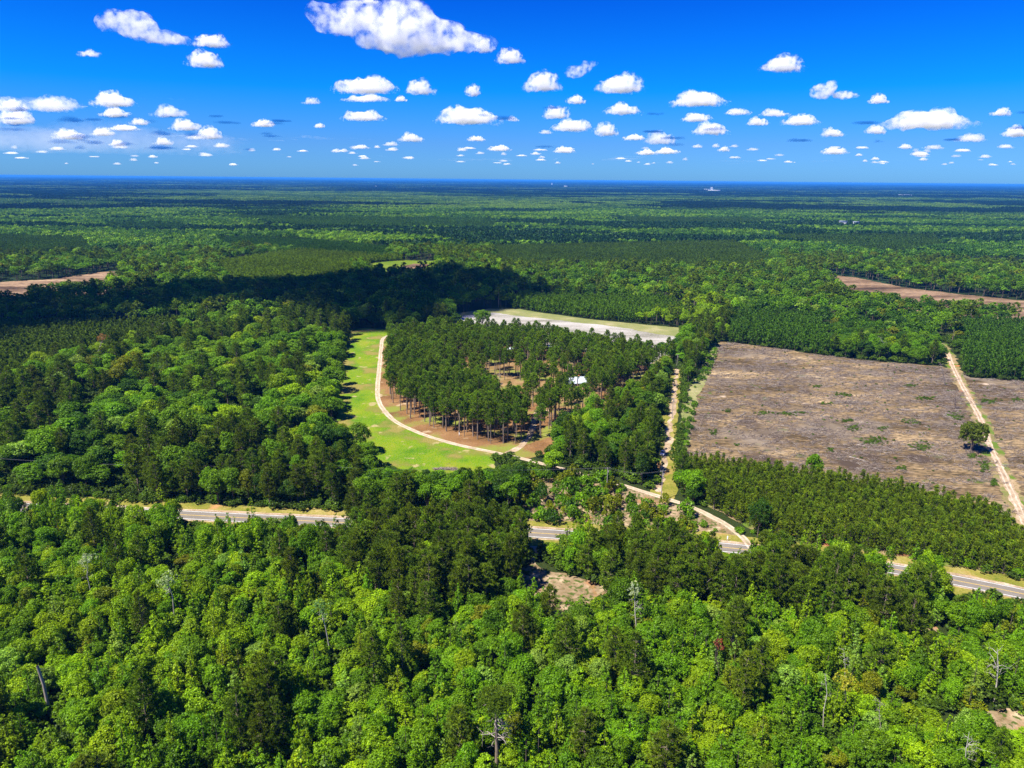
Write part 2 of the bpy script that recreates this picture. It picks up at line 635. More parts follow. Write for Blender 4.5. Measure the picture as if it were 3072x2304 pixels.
def scatter(name, P, idx, rz, sc, tint, temps, label, cat, kind='stuff', tilt=None):
    """ONE object: a cloud of points on which geometry nodes grow the given shapes"""
    n = len(P)
    me = bpy.data.meshes.new(name)
    me.vertices.add(n)
    me.vertices.foreach_set('co', np.asarray(P, np.float32).ravel())
    for nm, ty, key, arr in (('idx', 'INT', 'value', np.asarray(idx, np.int32)), ('rot', 'FLOAT_VECTOR', 'vector', None),
                             ('sc', 'FLOAT_VECTOR', 'vector', np.asarray(sc, np.float32).ravel()), ('tint', 'FLOAT_COLOR', 'color', None)):
        a = me.attributes.new(nm, ty, 'POINT')
        if nm == 'rot':
            R_ = np.zeros((n, 3), np.float32); R_[:, 2] = rz
            if tilt is not None: R_[:, :2] = tilt
            arr = R_.ravel()
        if nm == 'tint':
            T_ = np.ones((n, 4), np.float32); T_[:, :3] = tint
            arr = T_.ravel()
        a.data.foreach_set(key, arr)
    o = link(name, me)
    ng = bpy.data.node_groups.new(name, 'GeometryNodeTree')
    ng.interface.new_socket('Geometry', in_out='INPUT', socket_type='NodeSocketGeometry')
    ng.interface.new_socket('Geometry', in_out='OUTPUT', socket_type='NodeSocketGeometry')
    N, L = ng.nodes, ng.links
    gi, go = N.new('NodeGroupInput'), N.new('NodeGroupOutput')
    iop = N.new('GeometryNodeInstanceOnPoints')
    iop.inputs['Pick Instance'].default_value = True
    jn = N.new('GeometryNodeJoinGeometry')
    for t in temps:
        oi = N.new('GeometryNodeObjectInfo')
        oi.inputs['Object'].default_value = t
        gg = N.new('GeometryNodeGeometryToInstance')
        L.new(oi.outputs['Geometry'], gg.inputs[0]); L.new(gg.outputs[0], jn.inputs[0])

    def attr(nm, dt):
        a = N.new('GeometryNodeInputNamedAttribute'); a.data_type = dt
        a.inputs['Name'].default_value = nm
        return a.outputs['Attribute']
    L.new(gi.outputs[0], iop.inputs['Points'])
    L.new(jn.outputs[0], iop.inputs['Instance'])
    L.new(attr('idx', 'INT'), iop.inputs['Instance Index'])
    L.new(attr('rot', 'FLOAT_VECTOR'), iop.inputs['Rotation'])
    L.new(attr('sc', 'FLOAT_VECTOR'), iop.inputs['Scale'])
    L.new(iop.outputs[0], go.inputs[0])
    md = o.modifiers.new('scatter', 'NODES')
    md.node_group = ng
    tag(o, label, cat, None, kind)
    return o

# ------------------------------------------------------------------ the lie of the land (3072 px pixels of the photograph, put on the ground)
def pl(pts): return poly(pts)


TRACK = smooth_line(pl([(1185, 1003), (1168, 1006), (1150, 1015), (1145, 1030), (1141, 1074), (1137, 1117), (1133, 1158), (1133, 1187), (1140, 1212), (1156, 1236), (1181, 1261), (1214, 1280), (1263, 1301), (1317, 1319), (1371, 1334), (1425, 1346), (1482, 1357), (1579, 1379), (1650, 1398), (1740, 1420), (1820, 1442), (1890, 1463), (1948, 1481), (1985, 1492), (2042, 1510), (2097, 1531), (2133, 1550), (2169, 1568), (2205, 1593), (2234, 1618), (2256, 1648)]), 3)
ROAD = smooth_line(pl([(-420, 1506), (-200, 1512), (111, 1524), (434, 1539), (771, 1556), (1024, 1568), (1300, 1582), (1603, 1599), (1900, 1619), (2187, 1644), (2420, 1671), (2646, 1702), (2868, 1742), (3072, 1783), (3330, 1842), (3600, 1912)]), 4)
SANDRD = smooth_line(pl([(2822, 1030), (2835, 1050), (2848, 1070), (2858, 1099), (2887, 1157), (2916, 1210), (2938, 1250), (2959, 1306), (2979, 1359), (3003, 1407), (3027, 1460), (3051, 1514), (3074, 1571), (3120, 1680), (3190, 1800)]), 3)
POWERCUT = smooth_line(pl([(2031, 1104), (2026, 1144), (2023, 1185), (2019, 1212), (2015, 1253), (2010, 1280), (2003, 1334), (1996, 1358), (1988, 1408), (1984, 1455), (1975, 1476)]), 3)
GROVEDRIVE = smooth_line(pl([(1515, 1365), (1560, 1340), (1588, 1310), (1598, 1280), (1610, 1240), (1640, 1200), (1690, 1172)]), 3)

GRASS = pl([(1046, 991), (1095, 984), (1160, 988), (1180, 1000), (1150, 1012), (1143, 1040), (1139, 1080), (1135, 1120), (1131, 1158), (1131, 1190), (1139, 1214), (1156, 1239), (1180, 1262), (1213, 1282), (1262, 1303), (1316, 1321), (1370, 1336), (1424, 1348), (1484, 1360), (1484, 1396, 7), (1460, 1392, 7), (1400, 1402, 8), (1333, 1404, 9), (1236, 1380, 11), (1173, 1345, 12), (1090, 1290, 12), (1045, 1262, 11), (1012, 1225, 9), (1003, 1195, 4), (1018, 1111, 2), (1030, 1065, 2), (1040, 1025)])
SCRUB = pl([(1236, 1390, 5), (1333, 1400, 5), (1420, 1405, 4), (1450, 1440), (1340, 1450), (1250, 1440)])
GROVE = pl([(1172, 1012), (1158, 1040), (1154, 1080), (1152, 1144), (1166, 1187), (1187, 1222), (1225, 1254), (1314, 1288), (1401, 1314), (1485, 1336), (1545, 1340), (1600, 1345), (1640, 1310), (1700, 1270), (1790, 1235), (1880, 1190), (1960, 1130), (2005, 1085), (2026, 1046, 15), (1950, 1034, 15), (1800, 1005, 15), (1600, 980, 15), (1400, 964, 15), (1250, 962, 17), (1180, 975, 17)])
RING = pl([(1150, 1015), (1145, 1040), (1141, 1080), (1137, 1120), (1133, 1158), (1133, 1190), (1141, 1214), (1157, 1238), (1182, 1262), (1215, 1282), (1264, 1303), (1318, 1321), (1372, 1336), (1426, 1347), (1484, 1358), (1579, 1378), (1640, 1360), (1700, 1290), (1900, 1200), (2000, 1110), (2020, 1040), (1800, 1000), (1500, 985), (1250, 995)])
CLEARING = pl([(1366, 1086), (1500, 1082), (1640, 1083), (1700, 1092), (1740, 1112), (1790, 1122), (1800, 1150, 15), (1756, 1163, 15), (1700, 1163, 15), (1668, 1146, 16), (1640, 1120, 18), (1560, 1112, 18), (1500, 1122, 18), (1440, 1112, 19), (1366, 1106, 19)])
GLADE = pl([(1480, 1150), (1570, 1150), (1580, 1185, 12), (1490, 1190, 12)])
SANDFIELD = pl([(1358, 948), (1385, 938), (1466, 926), (1561, 927), (1600, 935), (1763, 957), (1953, 976), (2088, 987), (2050, 1012), (2026, 1036, 9), (1950, 1030, 15), (1800, 1001, 15), (1600, 976, 15), (1400, 962, 14), (1368, 958, 8)])
SANDPALE = pl([(1375, 955), (1400, 946), (1480, 939), (1600, 952), (1700, 963), (1850, 980), (1960, 1000), (2028, 1010), (2010, 1030, 8), (1950, 1030, 15), (1800, 1001, 15), (1600, 976, 15), (1400, 964, 14)])
CORRIDOR = pl([(2012, 1106), (2008, 1144), (2004, 1185), (1998, 1230), (1986, 1256), (1984, 1290), (1980, 1340), (1974, 1380), (1970, 1440), (1950, 1476), (1990, 1490), (2020, 1500), (2035, 1470), (2022, 1440), (2026, 1400), (2024, 1350), (2030, 1300), (2034, 1250), (2036, 1200), (2040, 1160), (2047, 1130), (2045, 1106)])
CLEARCUT = pl([(2159, 1024), (2337, 1046), (2482, 1068), (2627, 1084), (2829, 1099), (2880, 1118), (2911, 1133), (3072, 1145), (3400, 1168), (3560, 1380), (3300, 1600), (3130, 1640), (3095, 1615, 2), (3030, 1530, 6), (2993, 1497, 8), (2868, 1468, 8), (2723, 1434, 8), (2569, 1410, 8), (2357, 1381, 8), (2150, 1360, 8), (2062, 1352, 8), (2070, 1300), (2080, 1250), (2096, 1186), (2120, 1140), (2144, 1085)])
STRIP = pl([(2159, 1024), (2144, 1085), (2120, 1140), (2098, 1186), (2085, 1250), (2078, 1300), (2070, 1352, 4), (2040, 1352, 4), (2046, 1290), (2048, 1230), (2056, 1170), (2085, 1130), (2115, 1075), (2135, 1030)])
YOUNG = pl([(2066, 1352, 8), (2150, 1362, 8), (2357, 1383, 8), (2569, 1412, 8), (2723, 1436, 8), (2868, 1470, 8), (2993, 1499, 8), (3024, 1535, 6), (3050, 1590, 3), (3085, 1660), (3140, 1755), (3072, 1738), (2900, 1708), (2771, 1686), (2640, 1664), (2560, 1652), (2450, 1640), (2330, 1622), (2262, 1592), (2205, 1562), (2150, 1532), (2100, 1508), (2066, 1490), (2050, 1450), (2048, 1400)])
ROADSIDE = pl([(1560, 1430), (1700, 1440), (1890, 1466), (1985, 1496), (2097, 1534), (2169, 1572), (2234, 1620), (2220, 1640), (2187, 1636), (1900, 1610), (1603, 1590), (1500, 1583), (1580, 1500)])
LEFTCUT = pl([(-260, 880), (0, 846), (150, 838), (300, 816), (372, 812), (368, 825), (352, 845, 8), (310, 860, 8), (250, 862, 8), (100, 880, 6), (80, 905, 6), (-50, 915, 4), (-260, 935, 4)])
RIGHTCUT = pl([(2476, 824), (2570, 833), (2700, 860), (2850, 880), (3072, 902), (3400, 935), (3400, 960, 10), (3072, 935, 12), (2960, 915, 12), (2860, 915, 12), (2700, 890, 12), (2560, 870, 12), (2500, 850, 8)])
OLIVE = pl([(1110, 790), (1160, 784), (1220, 781), (1312, 783), (1306, 803, 14), (1200, 806, 12), (1100, 804, 10)])
OLIVEBARE = pl([(1198, 800), (1240, 791), (1290, 793), (1270, 803), (1210, 808)])
FRONTBARE = pl([(1600, 1658), (1612, 1690), (1640, 1712), (1720, 1728), (1775, 1745), (1822, 1764), (1815, 1782), (1790, 1800, 3), (1755, 1812, 6), (1690, 1790, 8), (1640, 1765, 9), (1590, 1742, 8), (1556, 1728, 5), (1560, 1708), (1590, 1690), (1592, 1660)])
RIGHTBARE = pl([(2940, 2135), (3020, 2125), (3090, 2140), (3140, 2190), (3050, 2185, 3), (2980, 2160, 3)])
BARE2 = pl([(2740, 1880), (2790, 1868), (2815, 1885), (2805, 1905, 3), (2760, 1903, 3)])
TRAIL = smooth_line(pl([(1596, 1606), (1600, 1640), (1602, 1668)]), 3)
CUTTOP = pl([(2190, 930), (2215, 915), (2240, 925), (2215, 950)])
BRUSHPATCH = pl([(1300, 1405), (1345, 1396), (1370, 1404), (1330, 1418)])

# single stems that stand out of the thicket: base x, top (x, y) in 3072 px pixels, height, clear length before them
def stem_pos(bx, tx, ty, h):
    t = at(tx * .72, ty * .72, h)
    d = ray(bx * .72, ty * .72 + 90)
    return np.array([d[0] * t[1] / d[1], t[1], 0.0]), t


STEMS = {'lean1': (530, 500, 1735, 16.5, 11), 'lean2': (990, 962, 1825, 16, 11), 'silver': (266, 262, 1680, 15.5, 7), 'birch': (1908, 1905, 1770, 16, 11), 'stub': (150, 112, 1998, 14.5, 12), 'snagA': (2990, 2992, 1945, 15, 7),
         'snagB': (2476, 2475, 2020, 15, 9), 'snagC': (2530, 2531, 1945, 14, 5), 'snagD': (2906, 2908, 2195, 14, 8), 'snagE': (2645, 2640, 2100, 13.5, 5), 'gold': (2535, 2535, 2045, 12.5, 5), 'rust': (2156, 2156, 1932, 12.5, 5),
         'pine': (1490, 1484, 2078, 20.5, 14)}
SPOS = {k: stem_pos(*v[:4]) for k, v in STEMS.items()}
HOLES = [at(x * .72, y * .72, 3)[:2] for x, y in ((1060, 2040), (571, 1640), (372, 1925), (700, 1860), (950, 1745), (2990, 2075), (1300, 2010), (1170, 1980), (20, 1870), (1480, 1990))]


def clear_of(P, f=1.0):
    """True where nothing may grow: the dark gaps and the open side of the single stems"""
    m = np.zeros(len(P), bool)
    for k, v in STEMS.items():
        b = SPOS[k][0][:2]
        e = b - norm(b) * v[4] * f
        m |= dist_line(np.array([b, e]), P) < (2.6 if k == 'pine' else 1.9)
    for h in HOLES:
        m |= np.hypot(*(P - h).T) < 3.4
    return m


# types of wood away from the default
PINEWOOD = [pl([(900, 1455, 12), (1250, 1430, 12), (1560, 1440, 12), (1620, 1560, 12), (1560, 1700, 12), (1300, 1750, 12), (1100, 1690, 12), (880, 1560, 12)]),
            pl([(1720, 1580, 12), (2100, 1600, 12), (2500, 1640, 12), (2850, 1780, 12), (2800, 1850, 12), (2400, 1770, 12), (2050, 1730, 12), (1700, 1740, 12)]),
            pl([(380, 1290, 14), (800, 1240, 14), (1080, 1330, 14), (1060, 1440, 14), (700, 1440, 14), (400, 1400, 14)]),
            pl([(0, 1100, 14), (280, 1090, 14), (300, 1190, 14), (0, 1240, 14)]),
            pl([(850, 890, 14), (1020, 890, 14), (1010, 960, 14), (860, 960, 14)]),
            pl([(2900, 1180, 9), (3072, 1170, 9), (3200, 1500), (3090, 1520)]),
            pl([(720, 2050, 10), (860, 2040, 10), (850, 2200, 10), (700, 2200, 10)])]
SMALLPINE = [(pl([(-200, 955, 8), (0, 955, 8), (250, 960, 8), (560, 945, 8), (520, 985, 8), (300, 1040, 8), (0, 1130, 8), (-250, 1180, 8)]), (0.050, 0.088, 0.010)),
             (pl([(640, 780, 8), (900, 745, 8), (1300, 770, 8), (1290, 785, 8), (1060, 790, 8), (1050, 812, 8), (1180, 820, 8), (900, 850, 8), (690, 850, 8)]), (0.050, 0.105, 0.010)),
             (pl([(660, 708, 9), (900, 712, 9), (1180, 738, 9), (1160, 765, 9), (900, 745, 9), (660, 735, 9)]), (0.018, 0.060, 0.014)),
             (pl([(1480, 735, 10), (2200, 720, 10), (2330, 775, 10), (2250, 800, 10), (1480, 795, 10)]), (0.030, 0.070, 0.014)),
             (pl([(2330, 700, 10), (2800, 702, 10), (2840, 735, 10), (2700, 760, 10), (2330, 715, 10)]), (0.022, 0.060, 0.016)),
             (pl([(-100, 700, 9), (250, 712, 9), (280, 745, 9), (-100, 765, 9)]), (0.026, 0.070, 0.014)),
             (pl([(1520, 880, 9), (2000, 885, 9), (2080, 930, 9), (1700, 945, 9), (1560, 915, 9)]), (0.035, 0.090, 0.012)),
             (pl([(2180, 925, 10), (2450, 930, 10), (2500, 1030, 10), (2200, 1015, 10)]), (0.026, 0.075, 0.014)),
             (pl([(2880, 950, 10), (3200, 950, 10), (3300, 1140, 10), (2900, 1120, 10)]), (0.024, 0.070, 0.014)),
             (pl([(320, 665, 9), (560, 670, 9), (540, 690, 9), (330, 685, 9)]), (0.016, 0.055, 0.018)),
             (pl([(640, 645, 9), (1500, 655, 9), (1480, 685, 9), (900, 680, 9)]), (0.022, 0.068, 0.018)),
             (pl([(1860, 650, 9), (2300, 655, 9), (2280, 672, 9), (1880, 670, 9)]), (0.022, 0.062, 0.018))]
BRIGHT = [pl([(2000, 905, 6), (2140, 900, 6), (2180, 935, 6), (2130, 985, 6), (1900, 960, 6), (1780, 945, 6)]),
          pl([(0, 640, 12), (350, 655, 12), (620, 700, 12), (400, 740, 12), (0, 690, 12)])]
NOTREE = [GLADE, GRASS, SCRUB, CLEARING, SANDFIELD, CORRIDOR, CLEARCUT, STRIP, YOUNG, ROADSIDE, LEFTCUT, RIGHTCUT, OLIVE, FRONTBARE, RIGHTBARE, BARE2]


def sheet(name, P, z, mat, jit=1.2, seed=0, kind='structure'):
    """a ground patch with a ragged edge"""
    rng = RS(seed)
    B = []
    for a, b in zip(P, np.roll(P, -1, 0)):
        n = max(1, int(np.linalg.norm(b - a) / 2.5))
        for k in range(n):
            B.append(a + (b - a) * k / n)
    B = np.array(B)
    d = norm(np.roll(B, -1, 0) - np.roll(B, 1, 0))
    nrm = np.stack([-d[:, 1], d[:, 0]], 1)
    B = B + nrm * ((fbm(B, 9, seed) - 0.5) * 2.4 * jit + rng.uniform(-0.4, 0.4, len(B)) * min(jit, 1))[:, None]
    from mathutils.geometry import tessellate_polygon
    tri = tessellate_polygon([[Vector((x, y, 0)) for x, y in B]])
    V = np.column_stack([B, np.full(len(B), z)])
    T_ = np.array(tri)
    e1 = V[T_[:, 1]] - V[T_[:, 0]]; e2 = V[T_[:, 2]] - V[T_[:, 0]]
    flip = np.cross(e1, e2)[:, 2] < 0
    T_[flip] = T_[flip][:, ::-1]
    o = link(name, raw_mesh(name, V, [T_], [mat]))
    return tag(o, kind=kind)


def ribbon_geo(line, w0, z, off=0.0, jit=0.0, seed=0, s0=0, s1=None):
    d = norm(np.gradient(line, axis=0))
    nrm = np.stack([-d[:, 1], d[:, 0]], 1)
    rng = RS(seed)
    L = line + nrm * (off + w0 / 2) + nrm * (rng.uniform(-jit, jit, len(line)) + (fbm(line, 6, seed) - .5) * 2 * jit)[:, None]
    R_ = line + nrm * (off - w0 / 2) + nrm * (rng.uniform(-jit, jit, len(line)) + (fbm(line, 6, seed + 5) - .5) * 2 * jit)[:, None]
    V = np.column_stack([np.concatenate([L, R_]), np.full(2 * len(line), z)])
    n = len(line)
    i = np.arange(n - 1)
    return V, np.stack([i + n, i + n + 1, i + 1, i], 1)


def ribbon(name, line, w0, z, mat, off=0.0, jit=0.0, seed=0):
    V, q = ribbon_geo(line, w0, z, off, jit, seed)
    return tag(link(name, raw_mesh(name, V, [q], [mat])), kind='structure')


def ribbons(name, specs, z, mat):
    Vs, Qs, n = [], [], 0
    for line, w0, off, jit, seed in specs:
        V, q = ribbon_geo(line, w0, z, off, jit, seed)
        Vs.append(V); Qs.append(q + n); n += len(V)
    return tag(link(name, raw_mesh(name, np.concatenate(Vs), [np.concatenate(Qs)], [mat])), kind='structure')


# ground materials
def ground_mat(name, stops, scale=0.05, stretch=(1, 1, 1), detail=6, speck=None, speck_scale=1.2, big=None, bump=0.5, rot=0.0, off=0.0, sp=(0.52, 0.66)):
    m, t, out = new_mat(name)
    n1 = wnoise(t, scale, stretch, detail, 0.62, rot, off)
    n2 = wnoise(t, speck_scale, stretch, 5, 0.65, rot, off + 3)
    f = math_n(t, 'ADD', math_n(t, 'MULTIPLY', n1, 0.6), math_n(t, 'MULTIPLY', n2, 0.4))
    c = ramp(t, f, stops)
    if speck:
        n3 = wnoise(t, speck_scale * 1.7, stretch, 3, 0.5, rot, off + 9)
        k = ramp(t, n3, [(sp[0], 0.0), (sp[1], 1.0)])
        c = mixc(t, k, c, speck)
    if big:
        for col, sc_, lo, hi in big:
            n4 = wnoise(t, sc_, (1, 1, 1), 3, 0.5, 0, off + sc_ * 991)
            c = mixc(t, ramp(t, n4, [(lo, 0.0), (hi, 1.0)]), c, col)
    p = node(t, 'ShaderNodeBsdfPrincipled')
    t.links.new(c, p.inputs['Base Color'])
    p.inputs['Roughness'].default_value = 0.95
    p.inputs['Specular IOR Level'].default_value = 0.1
    if bump:
        b = node(t, 'ShaderNodeBump')
        b.inputs['Strength'].default_value = bump
        b.inputs['Distance'].default_value = 0.5
        t.links.new(n2, b.inputs['Height']); t.links.new(b.outputs[0], p.inputs['Normal'])
    t.links.new(p.outputs[0], out.inputs[0])
    return m


G_ = {}
G_['floor'] = ground_mat('forest_floor', [(0.35, (0.010, 0.014, 0.004)), (0.5, (0.020, 0.032, 0.006)), (0.65, (0.040, 0.048, 0.012))], 0.004, detail=8,
                         big=[((0.010, 0.030, 0.012), 0.0006, 0.45, 0.55), ((0.030, 0.065, 0.018), 0.0011, 0.56, 0.64)], bump=0.2)
G_['grass'] = ground_mat('meadow_grass', [(0.38, (0.048, 0.135, 0.002)), (0.47, (0.105, 0.195, 0.003)), (0.56, (0.165, 0.215, 0.006)), (0.64, (0.24, 0.205, 0.035))], 0.06,
                         stretch=(1, 0.8, 1), speck=(0.22, 0.19, 0.07), sp=(0.58, 0.70), big=[((0.045, 0.115, 0.003), 0.05, 0.52, 0.64), ((0.20, 0.17, 0.04), 0.05, 0.53, 0.63), ((0.30, 0.25, 0.10), 0.14, 0.62, 0.68)], bump=0.8)
G_['needles'] = ground_mat('pine_straw', [(0.36, (0.09, 0.05, 0.02)), (0.5, (0.185, 0.095, 0.036)), (0.66, (0.27, 0.16, 0.07))], 0.06,
                           big=[((0.17, 0.19, 0.03), 0.05, 0.53, 0.64), ((0.36, 0.27, 0.16), 0.11, 0.62, 0.7)])
G_['grovefloor'] = ground_mat('grove_floor', [(0.36, (0.10, 0.075, 0.025)), (0.5, (0.21, 0.125, 0.05)), (0.66, (0.32, 0.23, 0.11))], 0.08,
                           big=[((0.15, 0.17, 0.03), 0.07, 0.50, 0.62)])
G_['dry'] = ground_mat('dry_clearing', [(0.36, (0.09, 0.10, 0.02)), (0.47, (0.20, 0.15, 0.065)), (0.57, (0.30, 0.20, 0.11)), (0.68, (0.42, 0.31, 0.19))], 0.07,
                       speck=(0.12, 0.14, 0.03), sp=(0.54, 0.64), big=[((0.09, 0.14, 0.015), 0.08, 0.50, 0.60), ((0.34, 0.14, 0.06), 0.06, 0.62, 0.68)])
G_['sand'] = ground_mat('pale_sand', [(0.36, (0.17, 0.11, 0.06)), (0.5, (0.33, 0.24, 0.15)), (0.64, (0.52, 0.41, 0.29))], 0.15, speck=(0.22, 0.17, 0.08), sp=(0.6, 0.7))
G_['rut'] = ground_mat('worn_rut', [(0.34, (0.30, 0.22, 0.14)), (0.5, (0.44, 0.34, 0.24)), (0.62, (0.58, 0.48, 0.36))], 0.2)
G_['mid'] = ground_mat('track_middle', [(0.36, (0.20, 0.18, 0.09)), (0.6, (0.44, 0.35, 0.24))], 0.3)
G_['white'] = ground_mat('whitish_field', [(0.38, (0.10, 0.095, 0.06)), (0.46, (0.25, 0.23, 0.19)), (0.58, (0.42, 0.39, 0.35))], 0.03, stretch=(0.5, 1.6, 1), speck=(0.13, 0.13, 0.05), sp=(0.56, 0.66), rot=0.2)
G_['fieldgrass'] = ground_mat('thin_field_grass', [(0.36, (0.11, 0.14, 0.035)), (0.52, (0.20, 0.20, 0.07)), (0.66, (0.36, 0.30, 0.17))], 0.04)
G_['slash'] = ground_mat('clearcut_soil', [(0.37, (0.022, 0.014, 0.006)), (0.44, (0.075, 0.049, 0.022)), (0.50, (0.175, 0.120, 0.058)), (0.57, (0.285, 0.200, 0.104)), (0.66, (0.53, 0.40, 0.22))], 0.028, stretch=(0.42, 1.25, 1), detail=9,
                         speck=(0.045, 0.038, 0.018), speck_scale=0.5, sp=(0.53, 0.63), rot=0.12,
                         big=[((0.060, 0.042, 0.028), 0.035, 0.58, 0.68), ((0.08, 0.10, 0.02), 0.06, 0.655, 0.70), ((0.40, 0.31, 0.22), 0.045, 0.66, 0.72), ((0.19, 0.150, 0.105), 0.02, 0.55, 0.66)], bump=0.9)
G_['brown'] = ground_mat('cut_rows', [(0.40, (0.03, 0.018, 0.008)), (0.47, (0.12, 0.073, 0.036)), (0.54, (0.25, 0.160, 0.090)), (0.64, (0.44, 0.31, 0.18))], 0.02, stretch=(0.35, 1.6, 1), detail=8,
                         speck=(0.10, 0.07, 0.055), speck_scale=0.4, rot=-0.1)
G_['asphalt'] = ground_mat('asphalt', [(0.35, (0.135, 0.118, 0.098)), (0.65, (0.20, 0.178, 0.15))], 0.12, stretch=(1, 1, 1), bump=0.1)
G_['verge'] = ground_mat('mown_verge', [(0.36, (0.09, 0.12, 0.01)), (0.5, (0.20, 0.18, 0.03)), (0.64, (0.34, 0.26, 0.10))], 0.08, big=[((0.40, 0.20, 0.09), 0.05, 0.60, 0.68)])
G_['olive'] = ground_mat('yellow_clearing', [(0.36, (0.06, 0.12, 0.004)), (0.6, (0.14, 0.18, 0.012))], 0.02)
G_['bare'] = ground_mat('scrubby_bare_ground', [(0.36, (0.05, 0.05, 0.015)), (0.45, (0.17, 0.12, 0.06)), (0.55, (0.28, 0.20, 0.12)), (0.66, (0.46, 0.35, 0.22))], 0.12, speck=(0.06, 0.085, 0.015), speck_scale=0.35, sp=(0.52, 0.60),
                       big=[((0.29, 0.15, 0.07), 0.09, 0.58, 0.66), ((0.42, 0.33, 0.20), 0.14, 0.60, 0.68)], bump=0.9)
G_['paintw'] = plain_mat('white_road_paint', (0.62, 0.62, 0.60), (0.80, 0.80, 0.78), 1.5)
G_['painty'] = plain_mat('yellow_road_paint', (0.55, 0.36, 0.06), (0.66, 0.45, 0.10), 1.5)

# one sheet of ground to the horizon
rad = np.concatenate([[0], np.geomspace(40, 90000, 60)])
ang = np.linspace(0, 2 * math.pi, 97)[:-1]
V = np.array([[r * math.cos(a), r * math.sin(a), 0.0] for r in rad[1:] for a in ang] + [[0, 0, 0]])
nr, na = len(rad) - 1, len(ang)
q = np.array([[i * na + j, (i + 1) * na + j, (i + 1) * na + (j + 1) % na, i * na + (j + 1) % na] for i in range(nr - 1) for j in range(na)])
tr_ = np.array([[len(V) - 1, j, (j + 1) % na] for j in range(na)])
tag(link('ground', raw_mesh('ground', V, [q, tr_], [G_['floor']])), kind='structure')

sheet('grass_field', GRASS, 0.03, G_['grass'], 0.8, 1)
sheet('scrub_ground', SCRUB, 0.024, G_['fieldgrass'], 1, 2)
sheet('pine_straw_ground', RING, 0.018, G_['needles'], 0.5, 3)
sheet('grove_clearing_ground', CLEARING, 0.03, G_['grovefloor'], 1.5, 4)
sheet('field_margin', SANDFIELD, 0.03, G_['fieldgrass'], 0.8, 5)
sheet('sandy_field', SANDPALE, 0.05, G_['white'], 3.0, 6)
sheet('power_cut_ground', CORRIDOR, 0.024, G_['verge'], 0.8, 7)
sheet('clearcut_field', CLEARCUT, 0.03, G_['slash'], 1.5, 8)
sheet('clearcut_edge_ground', STRIP, 0.02, G_['fieldgrass'], 1.5, 9)
sheet('plantation_ground', YOUNG, 0.02, G_['dry'], 1.0, 10)
sheet('roadside_ground', ROADSIDE, 0.02, G_['bare'], 1.0, 11)
sheet('far_clearcut_field', LEFTCUT, 0.05, G_['brown'], 4, 12)
sheet('far_clearcut_field', RIGHTCUT, 0.05, G_['brown'], 4, 13)
sheet('yellow_clearing_ground', OLIVE, 0.04, G_['olive'], 4, 14)
sheet('bare_patch', OLIVEBARE, 0.08, G_['brown'], 3, 15)
sheet('bare_patch', FRONTBARE, 0.03, G_['bare'], 1.2, 16)
sheet('bare_patch', RIGHTBARE, 0.03, G_['bare'], 1.5, 17)
sheet('bare_patch', BARE2, 0.03, G_['bare'], 1.5, 18)
ribbon('sandy_trail', TRAIL, 3.0, 0.03, G_['sand'], 0, 0.4, 19)
ribbon('roadside_verge', ROAD, 20, 0.04, G_['verge'], 0, 1.2, 20)
ribbon('road', ROAD, 7.0, 0.06, G_['asphalt'])
ribbons('road_shoulder', [(ROAD, 1.5, 4.2, 0.35, 21), (ROAD, 1.0, -3.9, 0.25, 22)], 0.055, G_['sand'])
ribbons('road_markings', [(ROAD, 0.20, 2.95, 0, 0), (ROAD, 0.20, -2.95, 0, 0)], 0.08, G_['paintw'])
ribbons('road_centre_line', [(ROAD, 0.12, 0.14, 0, 0), (ROAD, 0.12, -0.14, 0, 0)], 0.08, G_['painty'])
ribbon('gravel_drive', TRACK, 2.8, 0.05, G_['mid'], 0, 0.15, 23)
ribbons('drive_ruts', [(TRACK, 0.72, 0.8, 0.16, 24), (TRACK, 0.72, -0.8, 0.16, 25)], 0.07, G_['rut'])
ribbon('power_cut_track', POWERCUT, 2.6, 0.04, G_['sand'], 0, 1.1, 26)
ribbon('sandy_road', SANDRD, 3.3, 0.06, G_['sand'], 0, 0.5, 27)
ribbon('sandy_road_verge', SANDRD, 8, 0.045, G_['dry'], 0, 1.2, 30)
ribbons('sandy_road_ruts', [(SANDRD, 0.55, 0.8, 0.2, 28), (SANDRD, 0.55, -0.8, 0.2, 29)], 0.08, G_['rut'])
ribbon('grove_drive', GROVEDRIVE, 3.0, 0.05, G_['sand'], 0, 0.4, 31)

# ------------------------------------------------------------------ tree kinds
def made(fn, lm, bm, seeds, **kw):
    """[(crown mesh, trunk mesh, whole mesh object)]"""
    out = []
    for s in seeds:
        g, t = fn(s, **kw)
        cm = g.mesh('crown', [M[lm]])
        tm = t.mesh('trunk', [M[bm]]) if t is not None and t.V else None
        out.append((cm, tm, template('shape', (g, t), lm, bm)))
    return out


